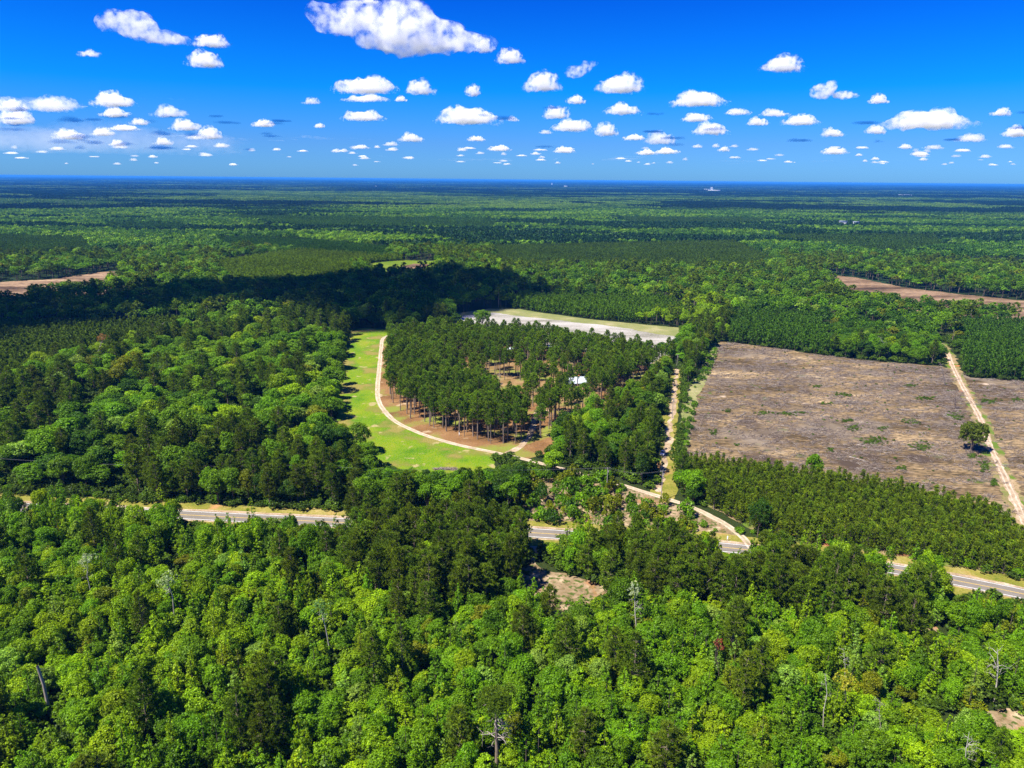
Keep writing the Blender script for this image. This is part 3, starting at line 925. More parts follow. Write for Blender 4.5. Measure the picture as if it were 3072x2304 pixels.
BL = made(broadleaf, 'leaf', 'bark', range(10, 15), R=4.3, H=11.5, z0=3.6, dens=1.2) + made(broadleaf, 'leaf', 'bark', range(15, 18), R=3.4, H=11.5, z0=3.5, dens=1.1)
TH = made(thicket_tree, 'leaf', 'bark', range(20, 25)) + made(broadleaf, 'leaf', 'bark', range(25, 28), R=3.2, H=9.5, z0=1.2, dens=1.6, size=0.36) + made(broadleaf, 'leaf', 'bark', range(28, 31), R=2.5, H=9.0, z0=1.0, dens=1.3, size=0.36)      # the young thicket of the foreground
BL1 = made(broadleaf, 'leaf', 'bark', range(30, 34), lod=1)
BL2 = made(broadleaf, 'leaf', 'bark', range(40, 43), lod=2)
WP = made(pine, 'needle', 'pinebark', range(50, 55), h=18, z0=5.0, R=3.3, nb=125, k=22, L=0.75, wd=0.075)
GP = made(pine, 'needle', 'pinebark', range(60, 65), h=19, z0=10.2, R=2.8, nb=86, k=18, L=0.8, wd=0.085, trunk=0.24)
GP1 = made(pine, 'needle', 'pinebark', range(70, 73), h=19, z0=9.5, R=2.9, nb=85, lod=1)
YP = made(pine, 'needle', 'bark', range(80, 84), h=8, z0=0.7, R=1.5, nb=64, k=12, L=0.58, wd=0.08, shape='cone', trunk=0.1)
YP1 = made(pine, 'needle', 'bark', range(90, 93), h=9, z0=0.9, R=2.0, nb=62, shape='cone', lod=1, trunk=0.1)
YP2 = made(pine, 'needle', 'bark', range(95, 97), h=9, z0=0.9, R=2.0, nb=50, shape='cone', lod=2, trunk=0.1)
BU = made(bush, 'leaf', 'bark', range(100, 104))


def grid(x0, x1, y0, y1, s, rng, jit=0.42):
    X, Y = np.meshgrid(np.arange(x0, x1, s), np.arange(y0, y1, s))
    X = X + (np.arange(X.shape[0]) % 2)[:, None] * s * 0.5
    P = np.stack([X.ravel(), Y.ravel()], 1)
    return P + rng.uniform(-jit, jit, P.shape) * s


def seen(P, z=10, mx=160, my=1900):
    x, y, d = proj(np.column_stack([P, np.full(len(P), z)]))
    return (d > 1) & (x > -mx) & (x < 2212 + mx) & (y < my), x, y, d


PAL = {'yellow-green': (0.190, 0.315, 0.002), 'bright green': (0.118, 0.248, 0.002), 'mid-green': (0.088, 0.190, 0.002), 'dark green': (0.045, 0.112, 0.004),
       'pale green': (0.185, 0.315, 0.035), 'olive': (0.155, 0.195, 0.004)}
PN = list(PAL)
PV = np.array([PAL[k] for k in PN])
rng = RS(7)

# candidates for the default woods out to 1250 m
PF = poly([(-900, 1560), (0, 1545), (434, 1556), (771, 1572), (1300, 1600), (1900, 1636), (2420, 1690), (2868, 1762), (3330, 1868), (4200, 2080), (3600, 4500), (-600, 4500)])
P = grid(-1250, 1250, 70, 1250, 6.4, rng)
P = P[~inside(PF, P)]
Pf = grid(-400, 400, 60, 420, 3.9, rng)
P = np.concatenate([P, Pf[inside(PF, Pf)]])
ok = (np.hypot(*P.T) < 1250) & (np.abs(P[:, 0]) < P[:, 1] * 0.86 + 60)
P = P[ok]
v_, PX, PY, DP = seen(P, 10, 260, 2050)
P = P[v_]
D = np.hypot(*P.T)
open_ = np.zeros(len(P), bool)
for z in NOTREE: open_ |= inside(z, P)
droad = dist_line(ROAD[::3], P)
open_ |= droad < 8.5
open_ |= dist_line(TRACK[::3], P) < 5
open_ |= dist_line(SANDRD[::3], P) < 7
open_ |= dist_line(TRAIL, P) < 3.2
open_ |= dist_line(POWERCUT, P) < 6.5
open_ |= inside(GROVE, P) | inside(RING, P)
open_ |= inside(CUTTOP, P)
open_ |= clear_of(P)
for z, c in SMALLPINE: open_ |= inside(z, P)
P = P[~open_]
D = np.hypot(*P.T)
fr0 = inside(PF, P)
old = ~fr0 & (((P[:, 0] < -10) & (D > 290)) | (D > 640))
P = P[~old | (rng.uniform(0, 1, len(P)) < 0.50)]
D = np.hypot(*P.T)
fr0 = inside(PF, P)
old = ~fr0 & (((P[:, 0] < -10) & (D > 290)) | (D > 640))
nA = fbm(P, 55, 3); nB = fbm(P, 22, 9); nC = fbm(P, 140, 21)
pineish = np.zeros(len(P), bool)
for z in PINEWOOD: pineish |= inside(z, P)
pp = np.where(pineish, 0.68, np.where(nA > 0.64, 0.55, 0.04 + 0.08 * (nC > 0.5)))
pp = np.where(inside(PF, P) & ~pineish, 0.035, pp)
u = rng.uniform(0, 1, len(P))
isp = u < pp
# thin the denser grid where crowns are large
bright = np.zeros(len(P), bool)
for z in BRIGHT: bright |= inside(z, P)
# broadleaf tints
q = rng.uniform(0, 1, len(P)) + (nB - 0.5) * 0.9 + (nA - 0.5) * 0.5
x_, y_, _d = proj(np.column_stack([P, np.full(len(P), 12)]))
near = inside(PF, P) * np.clip((300 - D) / 60, 0.3, 1)                      # the low wood before the road is the yellow-green one
q = q + 0.44 * near + (nC - 0.5) * 0.8 * (1 - near)
ci = np.select([bright, q > 1.05, q > 0.62, q > 0.25], [0, 0, 1, 2], 3)
ci = np.where((rng.uniform(0, 1, len(P)) < 0.04), 4, ci)
ci = np.where((rng.uniform(0, 1, len(P)) < 0.035) & (ci < 3), 5, ci)
tint = PV[ci] * rng.uniform(0.82, 1.18, (len(P), 1)) * rng.uniform(0.93, 1.07, (len(P), 3))
ptint = np.array([0.098, 0.160, 0.006]) * rng.uniform(0.75, 1.25, (len(P), 1)) * rng.uniform(0.92, 1.08, (len(P), 3))
tint = np.where(isp[:, None], ptint, tint)
hs = np.where(isp, rng.uniform(0.78, 1.08, len(P)), rng.uniform(0.62, 1.05, len(P)) * (0.85 + 0.3 * nB))
front = inside(PF, P)
droad = dist_line(ROAD[::3], P)
hs = np.where(~isp & front, rng.uniform(0.55, 1.1, len(P)) * (0.7 + 0.6 * fbm(P, 15, 55)), hs)
ws = np.where(isp, rng.uniform(0.85, 1.25, len(P)), rng.uniform(0.75, 1.2, len(P)))
ws = np.where(~isp & front, rng.uniform(0.85, 1.25, len(P)), ws)
# low growth where the photograph looks over the tree tops to the road and the drives (x0, x1, y in 3072 px)
WIN = [(110, 130, 1535), (395, 470, 1540), (560, 640, 1568), (650, 700, 1575), (715, 800, 1580), (840, 1030, 1574), (1592, 1690, 1625), (1590, 1640, 1700), (1640, 1740, 1745), (1730, 1800, 1790), (2150, 2245, 1655), (2060, 2150, 1580), (1890, 2075, 1545),
       (2640, 2700, 1722), (2850, 2990, 1786), (2990, 3300, 1812), (2370, 2480, 1640), (1140, 1480, 1400), (1000, 1150, 1262), (2760, 2810, 1895), (2950, 3100, 2180)]
xb, yb, _ = proj(np.column_stack([P, np.zeros(len(P))]))
xb, yb = xb / 0.72, yb / 0.72
TH_ = np.where(isp, 18.0, np.where(front, 11.0, 15.0)) * hs
xt, yt, _ = proj(np.column_stack([P, TH_])); yt = yt / 0.72
lowf = np.ones(len(P))
for ln, half, dy in ((TRACK, 10, 13), ):
    xx, yy, _ = proj(np.column_stack([ln, np.zeros(len(ln))]))
    for a_, b_ in zip(xx / .72, yy / .72):
        if 1885 < a_ < 2245 or 1380 < a_ < 1600: WIN.append((a_ - half + 6, a_ + half - 6, b_ + dy))
for x0, x1, yw in WIN:
    m_ = (xb > x0 - 26) & (xb < x1 + 26) & (yb > yw - 6) & (yt < yw)
    f_ = np.clip((yb - yw - rng.uniform(-2, 14, len(P))) / np.maximum(yb - yt, 1), 0, 1)
    lowf = np.where(m_, np.minimum(lowf, f_), lowf)
hs = np.where(front & (droad < 34) & (lowf == 1) & ~isp, rng.uniform(0.95, 1.45, len(P)), hs)
hs = hs * lowf
ws = ws * np.where(lowf < 1, 0.55 + 0.45 * lowf, 1)
short = lowf < 0.26
isp = isp & ~(lowf < 0.5)
ws = np.where(old & ~isp, ws * 1.42, np.where(old, ws * 1.25, ws)); hs = np.where(old, hs * 1.12, hs)
scl = np.column_stack([ws, ws, hs])
rz = rng.uniform(0, 6.28, len(P))
# holes in the canopy
hole = (fbm(P, 17, 77, 2) < 0.22)
keep = ~hole & ~short
front = front[keep]
P, D, isp, ci, tint, scl, rz = P[keep], D[keep], isp[keep], ci[keep], tint[keep], scl[keep], rz[keep]
vis, px, py, dp = seen(P, 10, 10, 1690)
Pz = np.column_stack([P, np.zeros(len(P))])

# ------------------------------------------------------------------ labels for single trees
LM = [('leaning pale-crowned tree', 500, 1790), ('slender silvery tree', 262, 1720), ('curved pale-trunked tree', 968, 1900), ('broken grey stub', 122, 2050), ('old bare-limbed pine', 1486, 2220),
      ('birch-like tree', 1906, 1810), ('small sandy clearing', 1690, 1760), ('leftmost road gap', 560, 1545), ('short road gap', 1620, 1598), ('big white snag', 2990, 1985),
      ('thin white snag', 2475, 2070), ('golden tree', 2535, 2070), ('rust-brown tree', 2156, 1950), ('open paved road', 2950, 1760), ('drive junction', 2240, 1630),
      ('meadow foot', 1200, 1370), ('canopy hole', 1060, 2030), ('orange-brown tree', 275, 1035), ('powerline cut', 2010, 1250), ('clearcut corner', 2165, 1035), ('brown bare bank', 2780, 1890),
      ('tangled pale snag', 2906, 2230), ('whitish field', 1700, 960), ('metal-roofed house', 1720, 1145), ('track bend', 1150, 1200), ('bent pale snag', 440, 1140), ('bare white-limbed tree', 432, 1000),
      ('grove drive', 1598, 1290), ('white post', 1378, 1308), ('grove glade', 1525, 1165), ('dark utility pole', 1820, 1460), ('tall utility pole', 1983, 1475), ('marker post', 2028, 1575), ('lone tree', 2900, 1340),
      ('lower right bare patch', 3020, 2150), ('grey twiggy snag', 2642, 2135), ('leaning grey stem', 2120, 1810), ('felled trunk', 2575, 1377), ('plantation corner', 2100, 1480), ('white sheds', 1490, 1045), ('forked snag', 2530, 1975)]
LMX = np.array([[a[1], a[2]] for a in LM], float)


def where(px_, py_):
    """words for a place, from the nearest landmark; px, py in 2212 px"""
    x, y = px_ / 0.72, py_ / 0.72
    d = np.hypot(LMX[:, 0] - x, (LMX[:, 1] - y) * 1.3)
    i = int(np.argmin(d))
    dx, dy = x - LMX[i, 0], (y - LMX[i, 1]) * 1.3
    far_ = d[i]
    w1 = 'just ' if far_ < 45 else ('' if far_ < 100 else ('some way ' if far_ < 180 else 'far '))
    if abs(dx) > 2.2 * abs(dy): rel = 'right of' if dx > 0 else 'left of'
    elif abs(dy) > 2.2 * abs(dx): rel = 'in front of' if dy > 0 else 'behind'
    else: rel = ('in front and ' if dy > 0 else 'behind and ') + ('right of' if dx > 0 else 'left of')
    return '%s%s the %s' % (w1, rel, LM[i][0])


def size_word(w_, h_, hr, wr):
    """height and breadth in words; hr, wr: the kind's own thirds"""
    a = 'tall' if h_ > hr[1] else ('low' if h_ < hr[0] else 'middling')
    return a + (' broad' if w_ > wr[1] else (' slender' if w_ < wr[0] else ''))


def individuals(name, meshes, P3, rzs, scs, tints, words_, cat, group, whole=False):
    r = RS(len(P3))
    words_ = [w_ if len(w_.split()) <= 16 else w_.replace('broadleaf ', '').replace('bare-stemmed ', '') for w_ in words_]
    for i in range(len(P3)):
        cm, tm, wh = meshes[r.randint(len(meshes))]
        if whole:
            o = bpy.data.objects.new(name, wh.data)
            COL.objects.link(o)
            o.location = P3[i]; o.rotation_euler = (0, 0, rzs[i]); o.scale = scs[i]
            o['tint'] = [float(v) for v in tints[i]]
        else:
            o = bpy.data.objects.new(name, None)
            COL.objects.link(o)
            o.location = P3[i]; o.rotation_euler = (0, 0, rzs[i]); o.scale = scs[i]
            c = bpy.data.objects.new('crown', cm)
            c['tint'] = [float(v) for v in tints[i]]
            COL.objects.link(c); c.parent = o
            if tm is not None:
                t = bpy.data.objects.new('trunk', tm)
                COL.objects.link(t); t.parent = o
        tag(o, words_[i], cat, group)


def split(mask, lim=300):
    """indices of the nearest lim of mask that stand in the picture, and the others"""
    idx = np.where(mask & vis)[0]
    near_ = idx[np.argsort(dp[idx])][:lim]
    rest = np.setdiff1d(np.where(mask)[0], near_)
    return near_, rest


bi, brest = split(~isp)
QH, QW = np.percentile(scl[bi, 2], [33, 67]), np.percentile(scl[bi, 0], [33, 67])
individuals('broadleaf_tree', TH, Pz[bi], rz[bi], scl[bi], tint[bi],
            ['%s %s broadleaf tree %s' % (size_word(scl[i, 0], scl[i, 2], QH, QW), PN[ci[i]], where(px[i], py[i])) for i in bi],
            'tree', 'broadleaf trees of the near woods')
wi, wrest = split(isp)
QH, QW = np.percentile(scl[wi, 2], [33, 67]), np.percentile(scl[wi, 0], [33, 67])
individuals('woodland_pine', WP, Pz[wi], rz[wi], scl[wi], tint[wi],
            ['%s dark-needled pine %s' % (size_word(scl[i, 0], scl[i, 2], QH, QW), where(px[i], py[i])) for i in wi],
            'pine tree', 'pines among the near woods')

fr = brest[front[brest]]; brest = brest[~front[brest]]
scatter('thicket', Pz[fr], rng.randint(0, len(TH), len(fr)), rz[fr], scl[fr], tint[fr], [b[2] for b in TH], 'dense yellow-green broadleaf thicket between the nearest trees and the road', 'woods')
nearr = brest[D[brest] < 620]; farr = brest[D[brest] >= 620]
scatter('broadleaf_woods', Pz[nearr], rng.randint(0, len(BL), len(nearr)), rz[nearr], scl[nearr], tint[nearr], [b[2] for b in BL],
        'dense green broadleaf woods behind and beside the nearest trees', 'woods')
scatter('distant_broadleaf_woods', Pz[farr], rng.randint(0, len(BL1), len(farr)), rz[farr], scl[farr], tint[farr], [b[2] for b in BL1],
        'lighter green broadleaf woods beyond the fields', 'woods')
nearr = wrest[D[wrest] < 620]; farr = wrest[D[wrest] >= 620]
scatter('pine_woods', Pz[nearr], rng.randint(0, len(WP), len(nearr)), rz[nearr], scl[nearr], tint[nearr], [b[2] for b in WP],
        'dark pine woods mixed into the broadleaf trees', 'woods')
scatter('distant_pine_woods', Pz[farr], rng.randint(0, len(GP1), len(farr)), rz[farr], scl[farr] * [1.2, 1.2, 1], tint[farr], [b[2] for b in GP1],
        'dark pine woods beyond the fields', 'woods')

# ------------------------------------------------------------------ the open pine grove inside the drive
g0, g1 = GROVE.min(0), GROVE.max(0)
P = grid(g0[0], g1[0], g0[1], g1[1], 5.3, rng, 0.32)
hx = at(1722 * .72, 1158 * .72)[:2]
P = P[inside(GROVE, P) & (~inside(CLEARING, P) | ((rng.uniform(0, 1, len(P)) < .42) & (np.hypot(*(P - hx).T) > 9))) & ~inside(GLADE, P) & ~inside(SANDFIELD, P) & (dist_line(GROVEDRIVE[::2], P) > 2.6) & (dist_line(TRACK[::2], P) > 6) & ~inside(CORRIDOR, P) & (dist_line(POWERCUT, P) > 6.5)]
P = P[rng.uniform(0, 1, len(P)) < 0.93]
# right-hand side: mixed dark pines and broadleaf trees
vis, px, py, dp = seen(P, 10, 10, 1690)
Pz = np.column_stack([P, np.zeros(len(P))])
hs = rng.uniform(0.78, 1.1, len(P)); ws = rng.uniform(0.75, 1.35, len(P))
scl = np.column_stack([ws, ws, hs]); rz = rng.uniform(0, 6.28, len(P))
tint = np.array([0.100, 0.178, 0.007]) * rng.uniform(0.8, 1.25, (len(P), 1)) * rng.uniform(0.93, 1.07, (len(P), 3))
print('grove', len(P))
gi, grest = split(np.ones(len(P), bool))


def gwhere(x, y):
    a = 'left' if x < 960 else ('middle' if x < 1180 else 'right')
    b = 'front' if y > 870 else ('centre' if y > 780 else 'back')
    return '%s %s' % (b, a)


individuals('grove_pine', GP, Pz[gi], rz[gi], scl[gi], tint[gi],
            ['%s bare-stemmed grove pine %s' % (('tall ' if hs[i] > 1.02 else 'medium ' if hs[i] > .93 else 'shorter ') + ('broad' if ws[i] > 1.1 else 'narrow' if ws[i] < .97 else 'even'), where(px[i], py[i])) for i in gi],
            'pine tree', 'bare-stemmed pines of the grove inside the drive')
if len(grest):
    scatter('grove_pine_stand', Pz[grest], rng.randint(0, len(GP), len(grest)), rz[grest], scl[grest], tint[grest], [b[2] for b in GP], 'back rows of the open pine grove before the sandy field', 'pine stand')

# ------------------------------------------------------------------ undergrowth below the trees, bushes in the open
P = grid(-420, 420, 70, 560, 4.6, rng)
o_ = np.zeros(len(P), bool)
for z in NOTREE + [RING, YOUNG]: o_ |= inside(z, P)
o_ |= (dist_line(ROAD[::3], P) < 7.5) | (dist_line(TRACK[::3], P) < 4) | (dist_line(SANDRD[::3], P) < 6) | (dist_line(TRAIL, P) < 2.6)
P = P[~o_]
vis, px, py, dp = seen(P, 3, 200, 2000)
P = P[vis]
print('undergrowth', len(P))
scatter('undergrowth', np.column_stack([P, np.zeros(len(P))]), rng.randint(0, len(BU), len(P)), rng.uniform(0, 6.28, len(P)), rng.uniform(0.7, 1.7, (len(P), 1)) * [1.2, 1.2, 1.0],
        np.array([0.062, 0.115, 0.005]) * rng.uniform(0.6, 1.5, (len(P), 1)), [b[2] for b in BU], 'low green undergrowth beneath and between the trees', 'undergrowth')
BP, BS, BT, BW = [], [], [], []


def bushes(region, s, keep_, smin, smax, cols, desc, seed, hz=1.0):
    r = RS(seed)
    a, b = region.min(0), region.max(0)
    Q = grid(a[0], b[0], a[1], b[1], s, r, 0.45)
    Q = Q[inside(region, Q)]
    Q = Q[(fbm(Q, 14, seed) + r.uniform(-0.15, 0.15, len(Q))) > 1 - keep_]
    Q = Q[(dist_line(ROAD[::3], Q) > 6.5) & (dist_line(TRACK[::2], Q) > 3.4) & (dist_line(SANDRD[::2], Q) > 5) & (dist_line(POWERCUT, Q) > 2.6)]
    for p in Q:
        k = r.randint(len(cols))
        f = r.uniform(smin, smax)
        BP.append([p[0], p[1], 0]); BS.append([f * r.uniform(.85, 1.2), f * r.uniform(.85, 1.2), f * hz * r.uniform(.8, 1.25)])
        BT.append(np.array(PAL[cols[k]]) * r.uniform(.75, 1.25)); BW.append((cols[k], desc, 'large' if f > (smin + smax) / 2 else 'small'))


bushes(ROADSIDE, 5.6, 0.66, 0.8, 2.1, ['dark green', 'mid-green', 'mid-green', 'bright green', 'olive'], 'bush on the dry ground between road and drive', 301, 1.25)
bushes(STRIP, 3.6, 0.62, 0.4, 1.15, ['mid-green', 'bright green', 'dark green'], 'bush along the left edge of the clearcut', 302)
bushes(FRONTBARE, 3.0, 0.42, 0.25, 0.6, ['mid-green', 'pale green'], 'bush on the small sandy clearing', 303)
bushes(SCRUB, 3.5, 0.62, 0.4, 0.9, ['mid-green', 'dark green', 'olive'], 'bush on the scrubby meadow foot', 304)
bushes(BARE2, 3.0, 0.5, 0.3, 0.7, ['mid-green'], 'bush on the brown bare bank', 305)
bushes(RIGHTBARE, 3.0, 0.5, 0.3, 0.8, ['mid-green', 'pale green'], 'bush on the lower right bare patch', 306)
for seg, (i0, i1, off, n_, c_) in enumerate(((0.30, 0.62, 12.5, 46, 'mid-green'), (0.66, 0.97, 12.0, 70, 'bright green'), (0.10, 0.30, 12.0, 20, 'mid-green'))):
    r = RS(400 + seg)
    for k in range(n_):
        i = int((i0 + (i1 - i0) * (k + r.uniform(0, 1)) / n_) * (len(ROAD) - 1))
        d_ = norm(ROAD[min(i + 1, len(ROAD) - 1)] - ROAD[i - 1]); nn = np.array([-d_[1], d_[0]])
        p = ROAD[i] + nn * (off + r.uniform(-1.5, 2.5))
        f = r.uniform(0.5, 1.3)
        BP.append([p[0], p[1], 0]); BS.append([f, f, f * .9]); BT.append(np.array(PAL[c_]) * r.uniform(.8, 1.2)); BW.append((c_, 'bush along the far verge of the paved road', 'large' if f > .9 else 'small'))
BP, BS, BT = np.array(BP), np.array(BS), np.array(BT)
bx_, by_, _ = proj(BP); bx_, by_ = bx_ / .72, by_ / .72
tx_, ty_, _ = proj(BP + np.column_stack([np.zeros(len(BP))] * 2 + [3.0 * BS[:, 2]])); ty_ = ty_ / .72
bk = np.zeros(len(BP), bool)
for x0, x1, yw in WIN[20:]:
    bk |= (bx_ > x0 - 6) & (bx_ < x1 + 6) & (by_ > yw - 14) & (ty_ < yw - 6)
BP, BS, BT, BW = BP[~bk], BS[~bk], BT[~bk], [w_ for w_, k_ in zip(BW, bk) if not k_]
vis, px, py, dp = seen(BP[:, :2], 1, 0, 1660)
bu, burest = split(np.ones(len(BP), bool))
print('bushes', len(BP))
individuals('bush', BU, BP[bu], rng.uniform(0, 6.28, len(bu)), BS[bu], BT[bu],
            ['%s %s roadside bush %s' % (BW[i][2], BW[i][0], where(px[i], py[i])) if 'road' in BW[i][1] else '%s %s bush %s' % (BW[i][2], BW[i][0], where(px[i], py[i])) for i in bu], 'bush', 'bushes on open ground by the roads', whole=True)
if len(burest):
    scatter('scrub', BP[burest], rng.randint(0, len(BU), len(burest)), rng.uniform(0, 6.28, len(burest)), BS[burest], BT[burest], [b[2] for b in BU], 'scattered scrub at the clearing edges', 'scrub')

# ------------------------------------------------------------------ plantations of small pines
y0, y1 = YOUNG.min(0), YOUNG.max(0)
P = grid(y0[0], y1[0], y0[1], y1[1], 2.25, rng, 0.28)
P = P[inside(YOUNG, P) & (dist_line(SANDRD[::2], P) > 5) & (dist_line(ROAD[::2], P) > 9.5) & (dist_line(TRACK[::2], P) > 4.5)]
vis, px, py, dp = seen(P, 6, 10, 1690)
Pz = np.column_stack([P, np.zeros(len(P))])
hs = rng.uniform(0.66, 1.12, len(P)) * (0.85 + 0.3 * fbm(P, 12, 66)); ws = rng.uniform(0.8, 1.25, len(P))
scl = np.column_stack([ws, ws, hs]); rz = rng.uniform(0, 6.28, len(P))
tint = np.array([0.115, 0.180, 0.006]) * rng.uniform(0.75, 1.25, (len(P), 1)) * rng.uniform(0.93, 1.07, (len(P), 3))
yi, yrest = split(np.ones(len(P), bool))
print('young', len(P))
individuals('young_pine', YP, Pz[yi], rz[yi], scl[yi], tint[yi],
            ['%s young plantation pine %s' % (('taller ' if hs[i] > .97 else 'medium ' if hs[i] > .85 else 'smaller ') + ('broad' if ws[i] > 1.02 else 'narrow'), where(px[i], py[i])) for i in yi],
            'young pine', 'young pines planted between road and clearcut', whole=True)
scatter('young_pine_plantation', Pz[yrest], rng.randint(0, len(YP), len(yrest)), rz[yrest], scl[yrest], tint[yrest], [b[2] for b in YP], 'dense young pine plantation stretching up to the brown clearcut', 'plantation')
PP, TT, SS = [], [], []
for zi, (z, c) in enumerate(SMALLPINE):
    a, b = z.min(0), z.max(0)
    far_ = np.hypot(*z.mean(0)) > 1500
    s = 3.9 if not far_ else 7.0
    Q = grid(a[0], b[0], a[1], b[1], s, rng, 0.3)
    Q = Q[inside(z, Q)]
    for o_ in (GRASS, SANDFIELD, CLEARCUT, LEFTCUT, RIGHTCUT, OLIVE, CORRIDOR): Q = Q[~inside(o_, Q)]
    Q = Q[np.abs(Q[:, 0]) < Q[:, 1] * 0.86 + 60]
    Q = Q[dist_line(SANDRD[::3], Q) > 6]
    k = 1.0 if not far_ else 1.7
    PP.append(Q); TT.append(np.array(c) * ([1.7, 1.65, 0.5] if zi == 0 else [2.4, 1.9, 0.5]) * rng.uniform(0.7, 1.3, (len(Q), 1)) * (0.75 + 0.5 * fbm(Q, 60, 5)[:, None]))
    SS.append(np.column_stack([np.full(len(Q), k), np.full(len(Q), k), rng.uniform(0.8, 1.15, len(Q)) * (1 if zi < 3 else 1.15)]))
P = np.concatenate(PP); TT = np.concatenate(TT); SS = np.concatenate(SS)
print('small pines', len(P))
Pz = np.column_stack([P, np.zeros(len(P))])
scatter('pine_plantations', Pz, rng.randint(0, 3, len(P)), rng.uniform(0, 6.28, len(P)), SS, TT, [b[2] for b in YP1], 'dark even-topped pine plantations between the green woods', 'plantation')

# ------------------------------------------------------------------ woods out to the horizon
P = grid(-2700, 2700, 1150, 3000, 9.5, rng)
D = np.hypot(*P.T)
P = P[(D > 1250) & (D < 2900) & (np.abs(P[:, 0]) < P[:, 1] * 0.83)]
o_ = np.zeros(len(P), bool)
for z, c in SMALLPINE: o_ |= inside(z, P)
for z in (LEFTCUT, RIGHTCUT, OLIVE): o_ |= inside(z, P)
P = P[~o_]
S_ = np.array([1.0, 2.6])                       # stands lie as long low bands
f1 = fbm(P * S_, 420, 31, 4); f2 = fbm(P * S_, 160, 41, 3)
dark = f1 + (f2 - .5) * 0.5 > 0.57
q = f2 + rng.uniform(-0.25, 0.25, len(P))
c = np.where(q[:, None] > 0.62, [0.180, 0.330, 0.012], np.where(q[:, None] > 0.42, [0.105, 0.235, 0.008], [0.055, 0.145, 0.010]))
c = np.where(dark[:, None], [0.024, 0.068, 0.014], c) * rng.uniform(0.75, 1.25, (len(P), 1))
idx = np.where(dark, rng.randint(0, 2, len(P)), 2 + rng.randint(0, 3, len(P)))
sc_ = np.column_stack([np.where(dark, 1.9, 1.15)] * 2 + [np.where(dark, 1.5, 0.95) * rng.uniform(0.8, 1.15, len(P))])
print('mid', len(P))
# (geometry nodes number the joined shapes from the last)
TM = [YP2[0][2], YP2[1][2]] + [b[2] for b in BL2]
scatter('faraway_woods', np.column_stack([P, np.zeros(len(P))]), len(TM) - 1 - idx, rng.uniform(0, 6.28, len(P)), sc_, c, TM, 'mixed woods in light and dark bands toward the horizon', 'woods')


def patch(seed, S=60.0, n=44, kind='b'):
    r = RS(seed)
    g = Geo()
    for i in range(n):
        c = np.array([r.uniform(-S / 2, S / 2), r.uniform(-S / 2, S / 2), 0])
        R_ = r.uniform(4, 6.2)
        hh = r.uniform(0.75, 1.15)
        if kind == 'b':
            Dd = sph_dirs(r, 16, -0.1)
            Pp = c + Dd * [R_, R_, 5.5 * hh] + [0, 0, 8 * hh]
            g.leaves(Pp, Dd + r.normal(size=Dd.shape) * 0.35, 4.2, r, 0, np.clip(0.5 + r.uniform(-.2, .2) + r.uniform(-.25, .25, 16), 0, 1))
        else:
            a = r.uniform(0, 6.28, 14)
            z = r.uniform(3, 14, 14) * hh
            w_ = (16 * hh - z) * 0.28
            Pp = c + np.stack([np.cos(a) * w_, np.sin(a) * w_, z], 1)
            g.needles(Pp, np.stack([np.cos(a) * .5, np.sin(a) * .5, np.full(14, .9)], 1), 3.2, 1.0, 2, r, 0, np.clip(0.5 + r.uniform(-.3, .3, 14), 0, 1), 0.4)
    g.quads(np.array([[-S / 2, -S / 2, 3.0], [S / 2, -S / 2, 3.0], [S / 2, S / 2, 3.0], [-S / 2, S / 2, 3.0]]), 0, [0.1])
    return bpy.data.objects.new('woodland_patch', g.mesh('woodland_patch', [M['leaf'] if kind == 'b' else M['needle']]))


PB = [patch(200 + i) for i in range(3)] + [patch(210 + i, kind='p', n=60) for i in range(2)]
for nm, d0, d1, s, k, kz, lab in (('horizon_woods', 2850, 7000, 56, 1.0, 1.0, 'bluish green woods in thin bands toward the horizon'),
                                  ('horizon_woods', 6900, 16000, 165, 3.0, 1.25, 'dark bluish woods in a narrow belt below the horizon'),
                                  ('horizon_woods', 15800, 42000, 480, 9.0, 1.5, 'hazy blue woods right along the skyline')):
    P = grid(-d1, d1, d0 * 0.75, d1, s, rng, 0.15)
    D = np.hypot(*P.T)
    P = P[(D > d0) & (D < d1) & (np.abs(P[:, 0]) < P[:, 1] * 0.80)]
    f1 = fbm(P * [1.0, 1.7], 1100, 31, 4); f2 = fbm(P * [1.0, 1.7], 420, 43, 3)
    dark = f1 + (f2 - .5) * 0.5 > (0.54 if d0 < 3000 else 0.47)
    q = f2 + rng.uniform(-0.2, 0.2, len(P))
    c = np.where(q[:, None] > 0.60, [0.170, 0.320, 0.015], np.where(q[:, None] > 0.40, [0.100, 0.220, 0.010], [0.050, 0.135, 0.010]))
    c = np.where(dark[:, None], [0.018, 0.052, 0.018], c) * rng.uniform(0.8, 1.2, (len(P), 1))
    c = c * {2850: 0.62, 6900: 0.36, 15800: 0.30}[d0]  # all tints darkened by distance, far cloud shade put into the colour
    idx = np.where(dark, 3 + rng.randint(0, 2, len(P)), rng.randint(0, 3, len(P)))
    print(nm, len(P))
    scatter(nm, np.column_stack([P, np.zeros(len(P))]), 4 - idx, rng.randint(0, 4, len(P)) * math.pi / 2, np.column_stack([np.full(len(P), k)] * 2 + [kz * rng.uniform(0.85, 1.15, len(P))]), c, PB, lab, 'woods')

